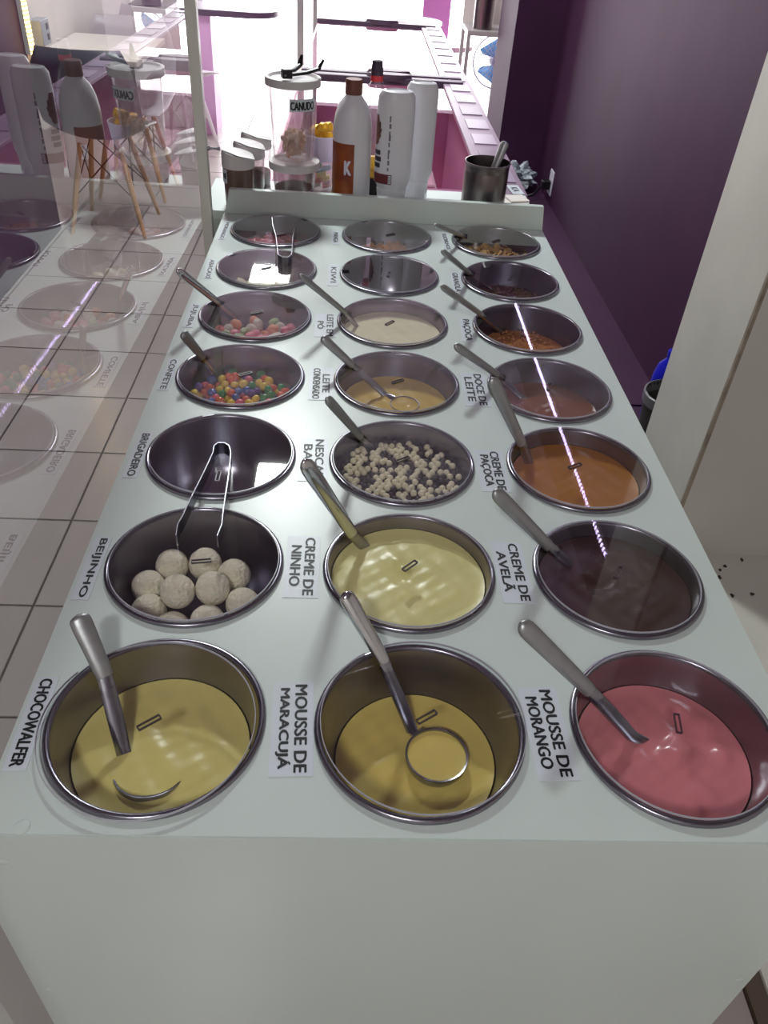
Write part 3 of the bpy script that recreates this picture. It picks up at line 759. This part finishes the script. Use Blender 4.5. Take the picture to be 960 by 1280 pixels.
# chocolate topping bottle
y = 1.95; x = Sx(438.5, y); r = (Sx(462, y) - Sx(415, y)) / 2
t = thing('sauce_bottle', (x, y, SH), 'white plastic sauce bottle with brown cap and orange label', 'bottle')
MB().lathe([(0, 0), (r * .95, 0), (r, .004), (r, .145), (r * .97, .150), (r, .155), (r * .985, .175), (r * .90, .200), (r * .72, .222), (r * .46, .236), (r * .40, .240), (r * .40, .246), (0, .246)], (x, y, SH), 40).build('body', m_bottle, t)
MB().lathe([(r * .43, .241), (r * .43, .268), (r * .39, .271), (0, .271)], (x, y, SH), 24).build('cap', m_cap, t)
lb = arc_patch(MB(), (x, y, SH), r + .0004, .006, .146, -PI * 1.02, -PI * .46).build('label_print', mat('orange_label', (206, 108, 34), .4, var=.35, scale=26, col2=(120, 44, 28)), t)
arc_patch(MB(), (x, y, SH), r + .0009, .010, .032, -PI * .98, -PI * .47).build('label_swirl', mat('yellow_swirl', (236, 190, 60), .4, var=.3, scale=60, col2=(150, 50, 40)), lb)
me = text_mesh('K', .014, .03, 'lettering', mat('pale_lilac_ink', (226, 224, 240), .4), .0)
o = place('lettering', me, (0, 0, 0), lb)
for v in me.vertices:
    a = -PI * .56 + v.co.x / r; v.co = Vector(((r + .0012) * math.cos(a), (r + .0012) * math.sin(a), .095 + v.co.y))
# inverted squeeze bottles
for q, (px0, px1, y, dz) in enumerate(((467, 512, 1.95, 0), (500, 538, 2.02, 0))):
    x = (Sx(px0, y) + Sx(px1, y)) / 2; r = (Sx(px1, y) - Sx(px0, y)) / 2
    t = thing('squeeze_bottle', (x, y, SH), ['white upside-down squeeze bottle with a brown printed front', 'plain white upside-down squeeze bottle behind the printed one'][q], 'bottle')
    H = .255 if q == 0 else .262
    MB().lathe([(r * .80, .045), (r * .86, .052), (r * .97, .062), (r, .075), (r, H - .03), (r * .96, H - .012), (r * .80, H - .002), (r * .6, H), (r * .55, H - .003), (0, H - .003)], (x, y, SH), 40, 1, .75).build('body', m_bottle, t)
    cap = MB().lathe([(0, 0), (r * .62, 0), (r * .68, .006), (r * .82, .036), (r * .84, .044), (r * .80, .046)], (x, y, SH), 40, 1, .75).build('flip_cap', m_bottle, t)
    for k in range(14):
        a = -PI * .95 + k * PI * .9 / 13; rr_ = r * .79
        MB().box((x + rr_ * math.cos(a), y + rr_ * .75 * math.sin(a), SH + .022), (.0012, .0012, .034), a).build('rib', m_bottle, cap)
    if q == 0:
        dk = mat('dark_brown_print', (74, 42, 46), .4, var=.3, scale=40, col2=(150, 96, 80)); c3 = (x, y, SH); R = r + .0006
        pr = arc_patch(MB(), c3, R, .06, .082, -PI * .98, -PI * .52, 1, .752).build('band_print', mat('maroon_print', (110, 40, 50), .4), t)
        arc_patch(MB(), c3, R + .0004, .062, .080, -PI * .58, -PI * .53, 1, .752, 4).build('barcode_panel', m_paper, pr)
        for k in range(5): arc_patch(MB(), c3, R + .0008, .064, .078, -PI * (.575 - k * .009), -PI * (.572 - k * .009), 1, .752, 2).build('barcode_bar', m_ink, pr)
        g_ = MB()
        n_ = 14
        for k in range(n_):                       # swirl of chocolate
            z0 = .142 + k * .0045; w_ = .16 * math.sin(PI * (k + .6) / n_) + .02 * math.sin(k * 2.1); arc_patch(g_, c3, R, z0, z0 + .0046, -PI * .99, -PI * (.86 - w_ * .6), 1, .752, 6)
        g_.build('chocolate_print', dk, t)
        for k in range(3):
            arc_patch(MB(), c3, R, .094 + k * .014, .104 + k * .014, -PI * .97, -PI * (.76 - .02 * (k % 2)), 1, .752, 6).build('letter_row', mat('dark_print', (60, 50, 60), .4), t)
        for k in range(9): arc_patch(MB(), c3, R, .090 + k * .013, .097 + k * .013 + .003 * (k % 3), -PI * .61, -PI * (.585 - .01 * (k % 2)), 1, .752, 3).build('fine_print', mat('grey_print', (120, 112, 122), .4), t)
# stacked plastic jars
m_jar = glass('jar_plastic', (.93, .90, .91), .05, .12, (.85, .78, .8))
m_lidw = mat('white_jar_lid', (216, 212, 212), .4)


def jar(x, y, z, r, h, label, lidr):
    t = thing('plastic_jar', (x, y, z), label, 'jar')
    MB().lathe([(0, 0), (r * .86, 0), (r * .88, .003), (r, h), (r * .97, h), (r * .855, .005), (0, .005)], (x, y, z), 40).build('body', m_jar, t)
    MB().lathe([(0, h + .004), (lidr * .8, h + .004), (lidr * .88, h + .009), (lidr, h + .008), (lidr, h - .008), (lidr * .96, h - .008), (lidr * .96, h), (0, h)], (x, y, z), 40).build('lid', m_lidw, t)
    return t


y = 1.955; xj = Sx(368, y)
lo_ = jar(xj, y, SH, .052, .085, 'lower clear jar of brown powder under the wafer straw jar', .059)
up_ = jar(xj - .001, y, SH + .094, .054, .165, 'upper clear jar of wafer straws with black clip on its lid', .062)
MB().lathe([(0, .008), (.0435, .008), (.046, .034), (.03, .040), (0, .036)], (xj, y, SH), 32).build('powder', mat('brown_powder', (112, 76, 72), .9, var=.15, scale=60), lo_)
rs = random.Random(5)
for k in range(44):
    a = rs.uniform(0, 6.28); b = rs.uniform(.2, 1.35); L_ = .05; r0 = rs.uniform(0, max(.004, .035 - .0245 * math.sin(b))); p = Vector((xj + r0 * math.cos(a), y + r0 * math.sin(a), SH + .117 + rs.uniform(0, .03)))
    d = Vector((math.cos(a + 2) * math.sin(b), math.sin(a + 2) * math.sin(b), math.cos(b) * .5)) * L_ / 2
    w_ = single('wafer_straw', MB().sweep([p - d, p + d], (.0055, .0055)), mat('wafer', (222, 190, 160), .7, var=.12, scale=80), p, 'rolled wafer straw piece inside the upper clear jar', 'wafer', 'wafer straws in the jar')
# paper sign on the jar
me = text_mesh('CANUDO', .058, .016, 'lettering', m_ink, 0)
pl = arc_patch(MB(), (xj, y, SH + .094), .0547,   .113, .138, -PI * .53, -PI * .16, n=12).build('name_label', m_paper, up_)
place('lettering', me, (0, 0, 0), pl)
for v in me.vertices:
    a = -PI * .345 + v.co.x / .0556; v.co = Vector((-.001 * 0 +   .0556 * math.cos(a), .0556 * math.sin(a), .1245 + v.co.y))
# black clip on the jar lid
zt = SH + .094 + .165 + .009
ck = thing('bag_clip', (xj, y, zt), 'black plastic bag clip lying on the upper jar lid', 'clip')
MB().box((xj - .012, y - .035, zt + .010), (.022, .020, .018), .3).build('jaw', m_black, ck, .002)
MB().sweep([(xj - .02, y - .03, zt + .008), (xj + .0, y + .01, zt + .010), (xj + .012, y + .035, zt + .016), (xj + .016, y + .045, zt + .034)], [(.006, .004), (.008, .004), (.007, .004), (.003, .003)]).build('lever', m_black, ck)
MB().sweep([(xj - .004, y - .035, zt + .008), (xj + .03, y - .012, zt + .010), (xj + .055, y + .003, zt + .016), (xj + .066, y + .008, zt + .034)], [(.006, .004), (.008, .004), (.007, .004), (.003, .003)]).build('lever', m_black, ck)
MB().sphere((xj - .014, y - .0455, zt + .008), .003, 10, 6).build('rivet', m_steel, ck)
# three canisters with pouring lids
for q, (px, py, y) in enumerate(((297.5, 200, 1.91), (311, 180, 1.986), (320, 165, 2.062))):
    x = Yp(px, py, y).x; r = .0355; z = SH; h = [.088, .090, .092][q]
    t = thing('spout_canister', (x, y, z), ['brown powder canister with slanted white lid, front one of three', 'middle canister with slanted white lid behind the brown one', 'rear canister with slanted white lid, last of three'][q], 'canister')
    if q == 0: y_ = y
    MB().lathe([(0, 0), (r * .9, 0), (r * .92, .003), (r, h), (r * .97, h), (r * .89, .004), (0, .004)], (x, y, z), 32).build('body', m_jar if q else mat('brown_tinted_plastic', (112, 88, 82), .3), t)
    if q: MB().lathe([(0, .006), (r * .86, .006), (r * .93, .05 if q == 1 else .035), (0, .05 if q == 1 else .035)], (x, y, z), 32).build('powder', MATS['brown_powder'], t)
    top = MB().lathe([(r * 1.0, h - .004), (r * 1.05, h - .003), (r * 1.05, h + .012), (r * .98, h + .020), (0, h + .020)], (x, y, z), 32)
    top.xf(lambda v: (v.x, v.y, v.z + (0.012 * (x + r - v.x) / (2 * r) if v.z > z + h + .008 else 0)))
    top.build('lid', m_lidw, t)
    MB().sweep([(x - r * .9, y - .01, z + h + .033), (x + r * .1, y - .015, z + h + .028), (x + r * .95, y - .005, z + h + .021)], [(.006, .002), (.022, .003), (.026, .002)]).build('flap', m_lidw, t)
    if q == 0:
        ms = text_mesh('NE', .012, .012, 'lettering', m_ink, 0); pl = arc_patch(MB(), (x, y, z), r * .99 + .001, .052, .082, -PI * .93, -PI * .72).build('name_label', m_paper, t); place('lettering', ms, (0, 0, 0), pl)
        for v in ms.vertices:
            a = -PI * .79 + v.co.x / r; v.co = Vector(((r * .99 + .0016) * math.cos(a), (r * .99 + .0016) * math.sin(a), .068 + v.co.y))
# lavender cup with yellow wrappers on a clear tub
y = 2.045; x = Sx(402, y, 200)
t = thing('clear_tub', (x, y, SH), 'clear tub of pastel marshmallows behind the orange labelled bottle', 'tub')
MB().lathe([(0, 0), (.04, 0), (.045, .07), (.043, .07), (.038, .004), (0, .004)], (x, y, SH), 28).build('body', m_jar, t)
MB().lathe([(0, .074), (.046, .074), (.048, .071), (.048, .066), (.046, .066)], (x, y, SH), 28).build('lid', m_jar, t)
for k, cc in enumerate([(236, 170, 170), (240, 220, 140), (160, 190, 220), (190, 216, 170), (240, 236, 230), (236, 170, 170), (240, 220, 140), (160, 190, 220)]):
    a = k * .8; nm = ['pink', 'yellow', 'blue', 'green', 'white', 'pink', 'yellow', 'blue'][k]
    p = Vector((x + .014 * math.cos(a), y + .014 * math.sin(a), SH + .014 + .014 * (k % 4)))
    single('marshmallow', MB().sweep([p - Vector((.011, 0, .003)), p + Vector((.011, 0, .003))], (.0065, .0065)), mat('marshmallow_' + nm, cc, .7), p, nm + ' pastel marshmallow stick inside the clear tub', 'sweet', 'marshmallow sticks, ' + nm)
t = thing('lavender_cup', (x, y, SH + .075), 'lavender plastic cup of yellow wrappers on the clear tub', 'cup')
MB().lathe([(0, 0), (.032, 0), (.038, .012), (.0445, .058), (.0425, .058), (.036, .012), (.03, .003), (0, .003)], (x, y, SH + .075), 32).build('body', mat('lavender_plastic', (206, 194, 216), .4), t)
my = mat('gold_wrapper', (234, 178, 40), .25, .35, var=.3, scale=90, bump=.5, bscale=120)
for k in range(7):
    a = k * 2.4; p = Vector((x + .017 * math.cos(a), y + .017 * math.sin(a), SH + .128 + .011 * (k % 3)))
    b = MB().sphere((0, 0, 0), .014, 10, 7, (1, .8, .8)); b.xf(lambda v: v * (1 + .25 * noise.noise(v * 90 + Vector((k, 0, 0))))); b.xf(lambda v: v + p)
    single('wrapped_candy', b, my, p, 'shiny yellow wrapped candy in the lavender cup', 'candy', 'yellow wrapped candies')
# clear drink bottle with dark cap and red ring, and a packet
y = 2.06; x = Sx(470, y, 120)
t = thing('drink_bottle', (x, y, SH), 'clear plastic bottle with dark cap and red ring behind white bottles', 'bottle')
MB().lathe([(0, 0), (.036, 0), (.04, .006), (.04, .10), (.036, .11), (.04, .12), (.04, .16), (.034, .20), (.020, .235), (.013, .25), (.013, .262), (0, .262)], (x, y, SH), 28).build('body', glass('pet_plastic', (.95, .93, .95), .05, .06), t)
MB().lathe([(.0145, .250), (.0145, .262), (.0135, .262)], (x, y, SH), 24).build('ring', mat('red_plastic', (196, 40, 50), .4), t)
MB().lathe([(.0142, .262), (.0142, .272), (.012, .292), (0, .293)], (x, y, SH), 24).build('cap', mat('dark_plum_plastic', (56, 40, 58), .4), t)
y = 2.0; x = Sx(466, y, 210)
t = thing('snack_packet', (x, y, SH), 'small orange and black packet between the white bottles', 'packet')
MB().box((x, y, SH + .025), (.03, .02, .05)).build('base', m_black, t, .003)
MB().box((x, y, SH + .0755), (.026, .018, .05)).build('sleeve', mat('orange_sleeve', (196, 90, 50), .4, var=.5, scale=60, col2=(230, 190, 60)), t, .003)
# steel canister with a ladle
y = 1.945; x = (Sx(578, y) + Sx(634, y)) / 2; r = (Sx(634, y) - Sx(578, y)) / 2 * .98; h = .118
can = thing('steel_canister', (x, y, SH), 'round brushed steel canister standing at the right of the bottles', 'canister')
m_dark_steel = mat('aged_steel', (120, 112, 112), .3, 1.0, var=.05, scale=30)
MB().lathe([(0, 0), (r * .97, 0), (r, .003), (r, h - .022), (r * .985, h - .020), (r * .985, h - .018), (r, h - .016), (r, h - .004), (r * 1.03, h - .002), (r * 1.03, h), (r * .98, h + .0005), (r * .97, h - .004), (r * .96, .005), (0, .004)], (x, y, SH), 48).build('body', m_dark_steel, can)
lt = thing('ladle_handle', (x, y, SH + .01), 'steel utensil with tube handle standing in the canister', 'utensil')
MB().sweep([(x + .012, y + .0, SH + .06), (x + .020, y + .01, SH + .10), (x + .036, y + .02, SH + .150), (x + .038, y + .021, SH + .156), (x + .039, y + .0215, SH + .158)], [(.008, .006), (.0105, .008), (.012, .0095), (.010, .008), (.004, .003)]).build('handle', m_handle, lt)
MB().sweep([(x + .012, y, SH + .062), (x - .004, y - .008, SH + .008)], (.004, .003)).build('shaft', m_steel, lt)
# low white box beside the canister and the crumpled bag, socket and cable by the wall
t = thing('folded_paper', (.405, 2.03, SH), 'folded white paper at the end of the rear shelf', 'paper')
MB().box((.41, 2.03, SH + .002), (.07, .08, .003), .1).build('sheet', m_smooth, t)
MB().box((.42, 2.05, SH + .006), (.05, .05, .003), .25).build('fold', m_smooth, t)

ob = thing('wall_socket', (1.18, 4.82, .05), 'white electric socket plate low on the purple wall', 'socket')
MB().box2((1.172, 4.78, .05), (1.18, 4.87, .185)).build('plate', mat('socket_white', (216, 214, 226), .4), ob, .003)
MB().box2((1.12, 4.80, .08), (1.172, 4.85, .13)).build('plug', m_black, ob, .006)
cbp = [Vector((1.125, 4.825, .10)), Vector((1.09, 4.84, .04)), Vector((1.03, 4.85, .016)), Vector((.9, 4.80, .0135)), Vector((.7, 4.78, .0165))]
single('power_cable', MB().sweep(cbp, (.008, .008)), m_black, (1.0, 4.85, 0), 'black power cable running from the wall socket', 'cable')
b = bmesh.new(); bmesh.ops.create_icosphere(b, subdivisions=4, radius=.105)
for v in b.verts:
    nd = v.co.normalized(); v.co *= 1 + .55 * noise.noise(nd * 2.2) + .35 * noise.noise(nd * 6) + .2 * noise.noise(nd * 13); v.co.z = v.co.z * .7 + .07; v.co.z = max(v.co.z, -.0)
me = bpy.data.meshes.new('plastic_bag'); b.to_mesh(me); b.free(); me.materials.append(mat('crumpled_plastic', (150, 158, 166), .35))
tag(place('plastic_bag', me, (1.0, 5.05, .004)), 'crumpled grey plastic bag on the floor by the dark wall', 'bag')
# waste bin and blue container behind the pillar
t = thing('waste_bin', (1.068, 2.20, .004), 'dark waste bin with a clear liner behind the plaster pillar', 'bin')
MB().lathe([(0, 0), (.075, 0), (.095, .21), (.092, .21), (.072, .005), (0, .005)], (1.068, 2.20, .004), 32).build('body', mat('olive_bin', (62, 62, 58), .5), t)
ln_ = MB().lathe([(.097, .18), (.099, .213), (.093, .216), (.088, .18)], (1.068, 2.20, .004), 40); ln_.xf(lambda v: v + Vector((1, 1, 0)) * (.003 * noise.noise(v * 60))); ln_.build('liner', mat('grey_liner', (112, 112, 116), .3), t)
t = thing('blue_jug', (1.118, 2.40, .004), 'bright blue plastic jug behind the waste bin', 'jug')
MB().lathe([(0, 0), (.05, 0), (.055, .01), (.05, .17), (.042, .21), (.022, .235), (.02, .25), (0, .25)], (1.118, 2.40, .004), 28).build('body', mat('blue_plastic', (24, 34, 190), .3), t)
MB().lathe([(.024, .245), (.024, .265), (0, .267)], (1.118, 2.40, .004), 20).build('cap', MATS['blue_plastic'], t)
# paint chips on the pale ledge
for q, (px, py) in enumerate([(900, 713), (915, 745), (940, 743), (927, 700), (906, 708), (899, 722)]):
    p = Zp(px, py, .012); single('paint_chip', MB().prism([(p.x + (.0035 + .001 * (q % 3)) * math.cos(a) * (1 + .4 * math.sin(a * 3 + q)), p.y + (.005 + .002 * (q % 2)) * math.sin(a)) for a in [k * PI / 4 for k in range(8)]], .012, .015), m_grout, p, 'dark paint chip lying on the pale ledge beside the pillar', 'debris', 'paint chips on the ledge')

# ------------------------------------------------------------------ freezer with glass lids
fz = thing('ice_cream_freezer', (.12, 3.6, 0), 'long chest freezer with dark framed glass lids and price rail', 'freezer')
m_fpink = mat('pink_cabinet', (228, 160, 192), .35, var=.06, scale=4); m_bar = mat('dark_plum_frame', (70, 52, 72), .4)
FX0, FX1, FY0, FY1, FZ = -.22, .455, 2.14, 5.12, .815
for a, b_, nm in (((FX0, FY0, 0), (FX0 + .05, FY1, FZ), 'side_wall'), ((FX1 - .06, FY0, 0), (FX1, FY1, FZ - .001), 'side_wall'), ((FX0 + .05, FY0, 0), (FX1 - .06, FY0 + .06, FZ), 'end_wall'), ((FX0 + .05, FY1 - .06, 0), (FX1 - .06, FY1, FZ), 'end_wall'), ((FX0 + .05, 3.59, .40), (FX1 - .06, 3.63, FZ - .06), 'divider')):
    MB().box2(a, b_).build(nm, m_fpink, fz)
MB().box2((FX0 + .05, FY0 + .06, .36), (FX1 - .06, FY1 - .06, .40)).build('inner_floor', m_fpink, fz)
rail = MB().box2((FX1 - .10, FY0, FZ), (FX1 + .012, FY1 + .05, FZ + .014)).build('price_rail', mat('lilac_rail', (150, 128, 150), .35), fz, .002)
for k in range(15):
    yy = FY0 + .1 + k * .195
    MB().box2((FX1 - .075, yy, FZ + .0145), (FX1 - .005, yy + .12, FZ + .017)).build('price_card', mat('price_card_%d' % (k % 3), [(172, 154, 178), (140, 118, 142), (186, 168, 190)][k % 3], .3), rail)
m_fglass = glass('freezer_glass', (.93, .9, .93), .05)
for k, (a, b_) in enumerate(((FY0 + .01, 3.585), (3.62, FY1 - .01))):
    g_ = MB().box2((FX0 + .01, a, FZ + .002), (FX1 - .105, b_, FZ + .008)).build('glass_lid', m_fglass, fz)
    for yy in ((b_ - .045,) if k == 0 else (a, b_ - .045)): MB().box2((FX0, yy, FZ - .004), (FX1 - .02, yy + .045, FZ + .022)).build('frame_bar', m_bar, g_, .003)
    for yy in ((b_ - .022,) if k == 0 else (a + .022, b_ - .022)):
        MB().lathe([(0, -.012), (.085, -.012), (.092, 0), (.085, .012), (0, .012)], ((FX0 + FX1) / 2 + .02, yy, FZ + .022), 28, 1, .34).build('pull', m_bar, g_)
for k in range(4):                        # tubs inside
    for s in (0, 1):
        tx = FX0 + .19 + .24 * s; ty = 2.45 + k * .3
        tb = thing('ice_cream_tub', (tx, ty, .40), 'pale ice cream tub inside the freezer', 'tub', 'ice cream tubs in the freezer')
        MB().box((tx, ty, .50), (.2, .26, .2)).build('body', m_smooth, tb, .01)
        MB().box((tx, ty, .606), (.18, .24, .012)).build('ice_cream', mat('pale_pink_ice', (236, 196, 206), .5, var=.1, scale=20), tb, .01)
# small tag on the freezer corner
p = Vector((.437, 2.17, FZ + .014))
t = thing('corner_tag', p, 'small white tag with black letters on the freezer corner', 'label', None, -PI / 2 + .1)
MB().box((0, 0, .0036), (.075, .032, .001)).build('paper', m_paper, t, off=(0, 0, 0)); place('lettering', text_mesh('KA', .036, .018, 'lettering', m_ink), (0, 0, .0042), t)

# ------------------------------------------------------------------ seating area
tb = thing('niche_table', (-1.2, 4.35, 0), 'white table fixed in the wall niche behind the glass', 'table')
MB().box2((-1.435, 4.03, .725), (-.98, 4.68, .75)).build('table_top', m_smooth, tb, .003)
MB().box2((-1.43, 4.06, .64), (-1.0, 4.65, .725)).build('apron', mat('dark_apron', (64, 52, 66), .5), tb)
for yy in (4.14, 4.36, 4.56):
    MB().add([(-1.436, yy - .012, .64), (-1.12, yy - .012, .64), (-1.436, yy - .012, .50), (-1.436, yy + .012, .64), (-1.12, yy + .012, .64), (-1.436, yy + .012, .50)],
             [[0, 1, 2], [3, 5, 4], [0, 3, 4, 1], [1, 4, 5, 2], [2, 5, 3, 0]]).build('bracket', MATS['dark_apron'], tb)
sk = thing('socket_box', (-1.437, 4.12, .80), 'grey surface-mounted socket box above the niche table', 'socket')
MB().box2((-1.437, 4.06, .78), (-1.385, 4.17, .88)).build('housing', mat('grey_plastic', (150, 156, 166), .4), sk, .004)
for zz in (.81, .85): MB().box2((-1.3855, 4.125, zz - .012), (-1.383, 4.15, zz + .012)).build('outlet_hole', m_black, sk)
MB().box2((-.9, 4.62, 0), (-.86, 4.66, .02))


def eames(loc, rz, label, shell, legm=None):
    t = thing('shell_chair', loc, label, 'chair', 'moulded shell chairs', rz); o0 = (0, 0, 0)
    v = []; f = []; NU, NV = 14, 16                     # shell: seat pan curving up into the back
    for a in range(NU + 1):
        u = a / NU
        if u < .5: yy = -.21 + u * 2 * .34; zz = .44 - .025 * math.sin(u * 2 * PI * .8)
        else: q = (u - .5) * 2; yy = .13 + .10 * math.sin(q * PI / 2 * .9) + .03 * q; zz = .415 + .02 + .38 * q ** 1.25
        for b_ in range(NV + 1):
            s = b_ / NV * 2 - 1; w = .23 * (1 - .22 * max(0, (u - .75) * 4) ** 3) * (1 - .12 * (1 - min(1, u * 5)) ** 2)
            lift = .07 * abs(s) ** 2.5 * math.sin(min(1, u * 1.25) * PI); back = -.06 * abs(s) ** 2 * max(0, u - .45)
            v.append((s * w, yy + back * 1.6, zz + lift))
    for a in range(NU):
        for b_ in range(NV): i0 = a * (NV + 1) + b_; f.append([i0, i0 + 1, i0 + NV + 2, i0 + NV + 1])
    sh_ = MB().add(v, f).build('shell', shell, t, off=o0, ang=80); md = sh_.modifiers.new('thick', 'SOLIDIFY'); md.thickness = .008
    wire = MB()
    tops = [(-.09, -.09), (.09, -.09), (.09, .10), (-.09, .10)]; feet = [(-.176, -.176), (.176, -.176), (.176, .176), (-.176, .176)]
    for (a, b_), (c_, d) in zip(tops, feet): MB().sweep([(a, b_, .405), ((a + c_) / 2, (b_ + d) / 2, .2), (c_, d, 0)], [(.011, .011), (.014, .014), (.009, .009)]).build('leg', legm or m_wood, t, off=o0)
    for k in range(4):
        a, b_ = tops[k]; c_, d = feet[(k + 1) % 4]; e, g2 = feet[k]; a2, b2 = tops[(k + 1) % 4]
        wire.sweep([(a, b_, .40), (a2 * .4 + c_ * .6, b2 * .4 + d * .6, .17)], (.003, .003)); wire.sweep([(a2, b2, .40), (a * .4 + e * .6, b_ * .4 + g2 * .6, .17)], (.003, .003))
    wire.build('wire_brace', m_alu if legm else m_black, t, off=o0)
    return t


m_shell = mat('grey_teal_shell', (84, 88, 96), .35); m_shellw = mat('white_shell', (220, 212, 220), .35)
eames((-1.187, 4.085, 0), PI, 'grey shell chair with beech legs at the niche table', m_shell)
eames((-1.19, 4.62, 0), 0, 'white shell chair with beech legs at the far side of the niche table', m_shellw)
eames((-1.1, 5.45, 0), 2.8, 'white shell chair with white legs beyond the niche table', m_shellw, m_shellw)


def round_table(x, y, h, r, label, top, leg, group=None):
    t = thing('round_table', (x, y, 0), label, 'table', group)
    MB().lathe([(0, h), (r * .97, h), (r, h - .006), (r, h - .03), (r * .96, h - .036), (0, h - .036)], (x, y, 0), 36).build('table_top', top, t)
    MB().lathe([(.03, h - .036), (.028, .05), (.05, .03), (r * .6, .015), (r * .6, 0), (0, 0)], (x, y, 0), 24).build('pedestal', leg, t)
    return t


m_tt = mat('mauve_top', (186, 150, 170), .4); m_tl = mat('mauve_leg', (150, 104, 118), .5)
wl = thing('wall_table', (-1.437, 6.05, 0), 'dark topped narrow table fixed to the left wall on a pink panel', 'table')
MB().box2((-1.437, 5.86, .71), (-.68, 6.24, .745)).lathe([(0, .7435), (.188, .7435), (.188, .7115), (0, .7115)], (-.70, 6.05, 0), 32).build('table_top', mat('dark_violet_top', (84, 62, 88), .4), wl)
MB().box2((-1.10, 5.92, 0), (-.94, 6.18, .71)).build('support_panel', mat('lilac_panel', (214, 168, 214), .4), wl)
round_table(.74, 7.3, .45, .20, 'low mauve round table nearest the freezer rail', m_tt, m_tl)
round_table(.55, 8.55, .45, .24, 'low mauve round table by the street door', m_tt, m_tl)
pn = thing('purple_panel', (.75, 9.4, -.02), 'purple advertising board standing outside the street door', 'board')
MB().box2((.66, 9.38, .05), (.94, 9.42, .75)).build('board', mat('bright_purple', (120, 62, 112), .5), pn, .004)
for xx in (.70, .90): MB().box2((xx - .02, 9.37, -.02), (xx + .02, 9.43, .05)).build('foot', m_alu, pn)
for k, (xx, yy) in enumerate(((.42, 8.2), (.47, 8.32))):
    st_ = thing('tall_vase', (xx, yy, .0), ['slim wooden bar stool near the street door', 'second slim wooden bar stool by the street door'][k], 'stool'); st_.name = 'bar_stool'
    MB().lathe([(0, .62), (.10, .62), (.105, .61), (.105, .585), (0, .58)], (xx, yy, 0), 24).build('seat', m_tt, st_)
    for a in range(4): MB().sweep([(xx + .05 * math.cos(a * PI / 2 + .7), yy + .05 * math.sin(a * PI / 2 + .7), .585), (xx + .11 * math.cos(a * PI / 2 + .7), yy + .11 * math.sin(a * PI / 2 + .7), 0)], (.012, .012)).build('leg', m_wood, st_)

# rack with canister and the blue fan
rk = thing('side_rack', (.87, 6.1, 0), 'white side rack with a top shelf beside the doorway', 'rack')
sx0, sx1, sy0, sy1, sz = .725, 1.05, 5.98, 6.35, .715
MB().box2((sx0, sy0, sz - .03), (sx1, sy1, sz)).build('shelf', mat('grey_shelf', (176, 170, 172), .4), rk, .003)
MB().box2((sx0, sy1 - .01, sz), (sx1, sy1, sz + .5)).build('back_board', m_smooth, rk)
for xx in (sx0 + .012, sx1 - .012):
    for yy in (sy0 + .012, sy1 - .012): MB().box2((xx - .012, yy - .012, 0), (xx + .012, yy + .012, sz - .03)).build('leg', MATS['grey_shelf'], rk)
t = thing('steel_canister', (.835, 6.1, sz), 'dark steel canister on the white side rack', 'canister')
MB().lathe([(0, 0), (.066, 0), (.068, .2), (.071, .204), (.064, .204), (.062, .01), (0, .008)], (.835, 6.1, sz), 32).build('body', m_dark_steel, t)
MB().sweep([(.835, 6.1, sz + .02), (.87, 6.12, sz + .30)], (.012, .009)).build('handle', m_black, t)
fx, fy, fzz, fr_ = 1.055, 6.7, .44, .18
fn = thing('table_fan', (fx, fy, 0), 'blue bladed fan in a round wire cage behind the side rack', 'fan')
MB().lathe([(0, 0), (.11, 0), (.11, .02), (.03, .035), (.016, .05), (.016, fzz - .06), (0, fzz - .06)], (fx, fy + .03, 0), 24).build('stand', m_smooth, fn)
turn = lambda v: (fx + v.x, fy - v.z, fzz + v.y)
MB().lathe([(0, -.09), (.05, -.09), (.05, -.01), (.03, .0), (0, 0)], n=24).xf(turn).build('motor', m_smooth, fn)
MB().lathe([(0, .035), (.036, .035), (.04, .03), (.04, .0), (0, 0)], n=24).xf(turn).build('hub', mat('fan_hub', (90, 84, 130), .4), fn)
for k in range(3):
    bl = MB(); v = []; f = []; a0 = k * 2 * PI / 3
    for a in range(6):
        rr_ = .035 + a * .025
        for s in (-1, 1): ang = a0 + s * (.34 + .36 * math.sin(a / 5 * PI * .8)); v.append((rr_ * math.cos(ang), rr_ * math.sin(ang), .018 + s * .012))
    for a in range(5): f.append([a * 2, a * 2 + 1, a * 2 + 3, a * 2 + 2])
    o = bl.add(v, f).xf(turn).build('blade', mat('fan_blue', (120, 190, 250), .3), fn); o.modifiers.new('thick', 'SOLIDIFY').thickness = .003
cage = MB()
for rr_, th_ in ((fr_, .006), (.11, .002), (.075, .002)):
    q = [(rr_ * math.cos(a * PI / 18), rr_ * math.sin(a * PI / 18), .045 if rr_ < .15 else .03) for a in range(37)]; cage.sweep(q, (th_, th_), closed=False)
for k in range(28):
    a = k * 2 * PI / 28; cage.sweep([(.03 * math.cos(a), .03 * math.sin(a), .052), (.1 * math.cos(a), .1 * math.sin(a), .047), (fr_ * math.cos(a), fr_ * math.sin(a), .03)], (.0022, .0022))
cage.xf(turn).build('cage', mat('cage_grey', (196, 190, 220), .4), fn)
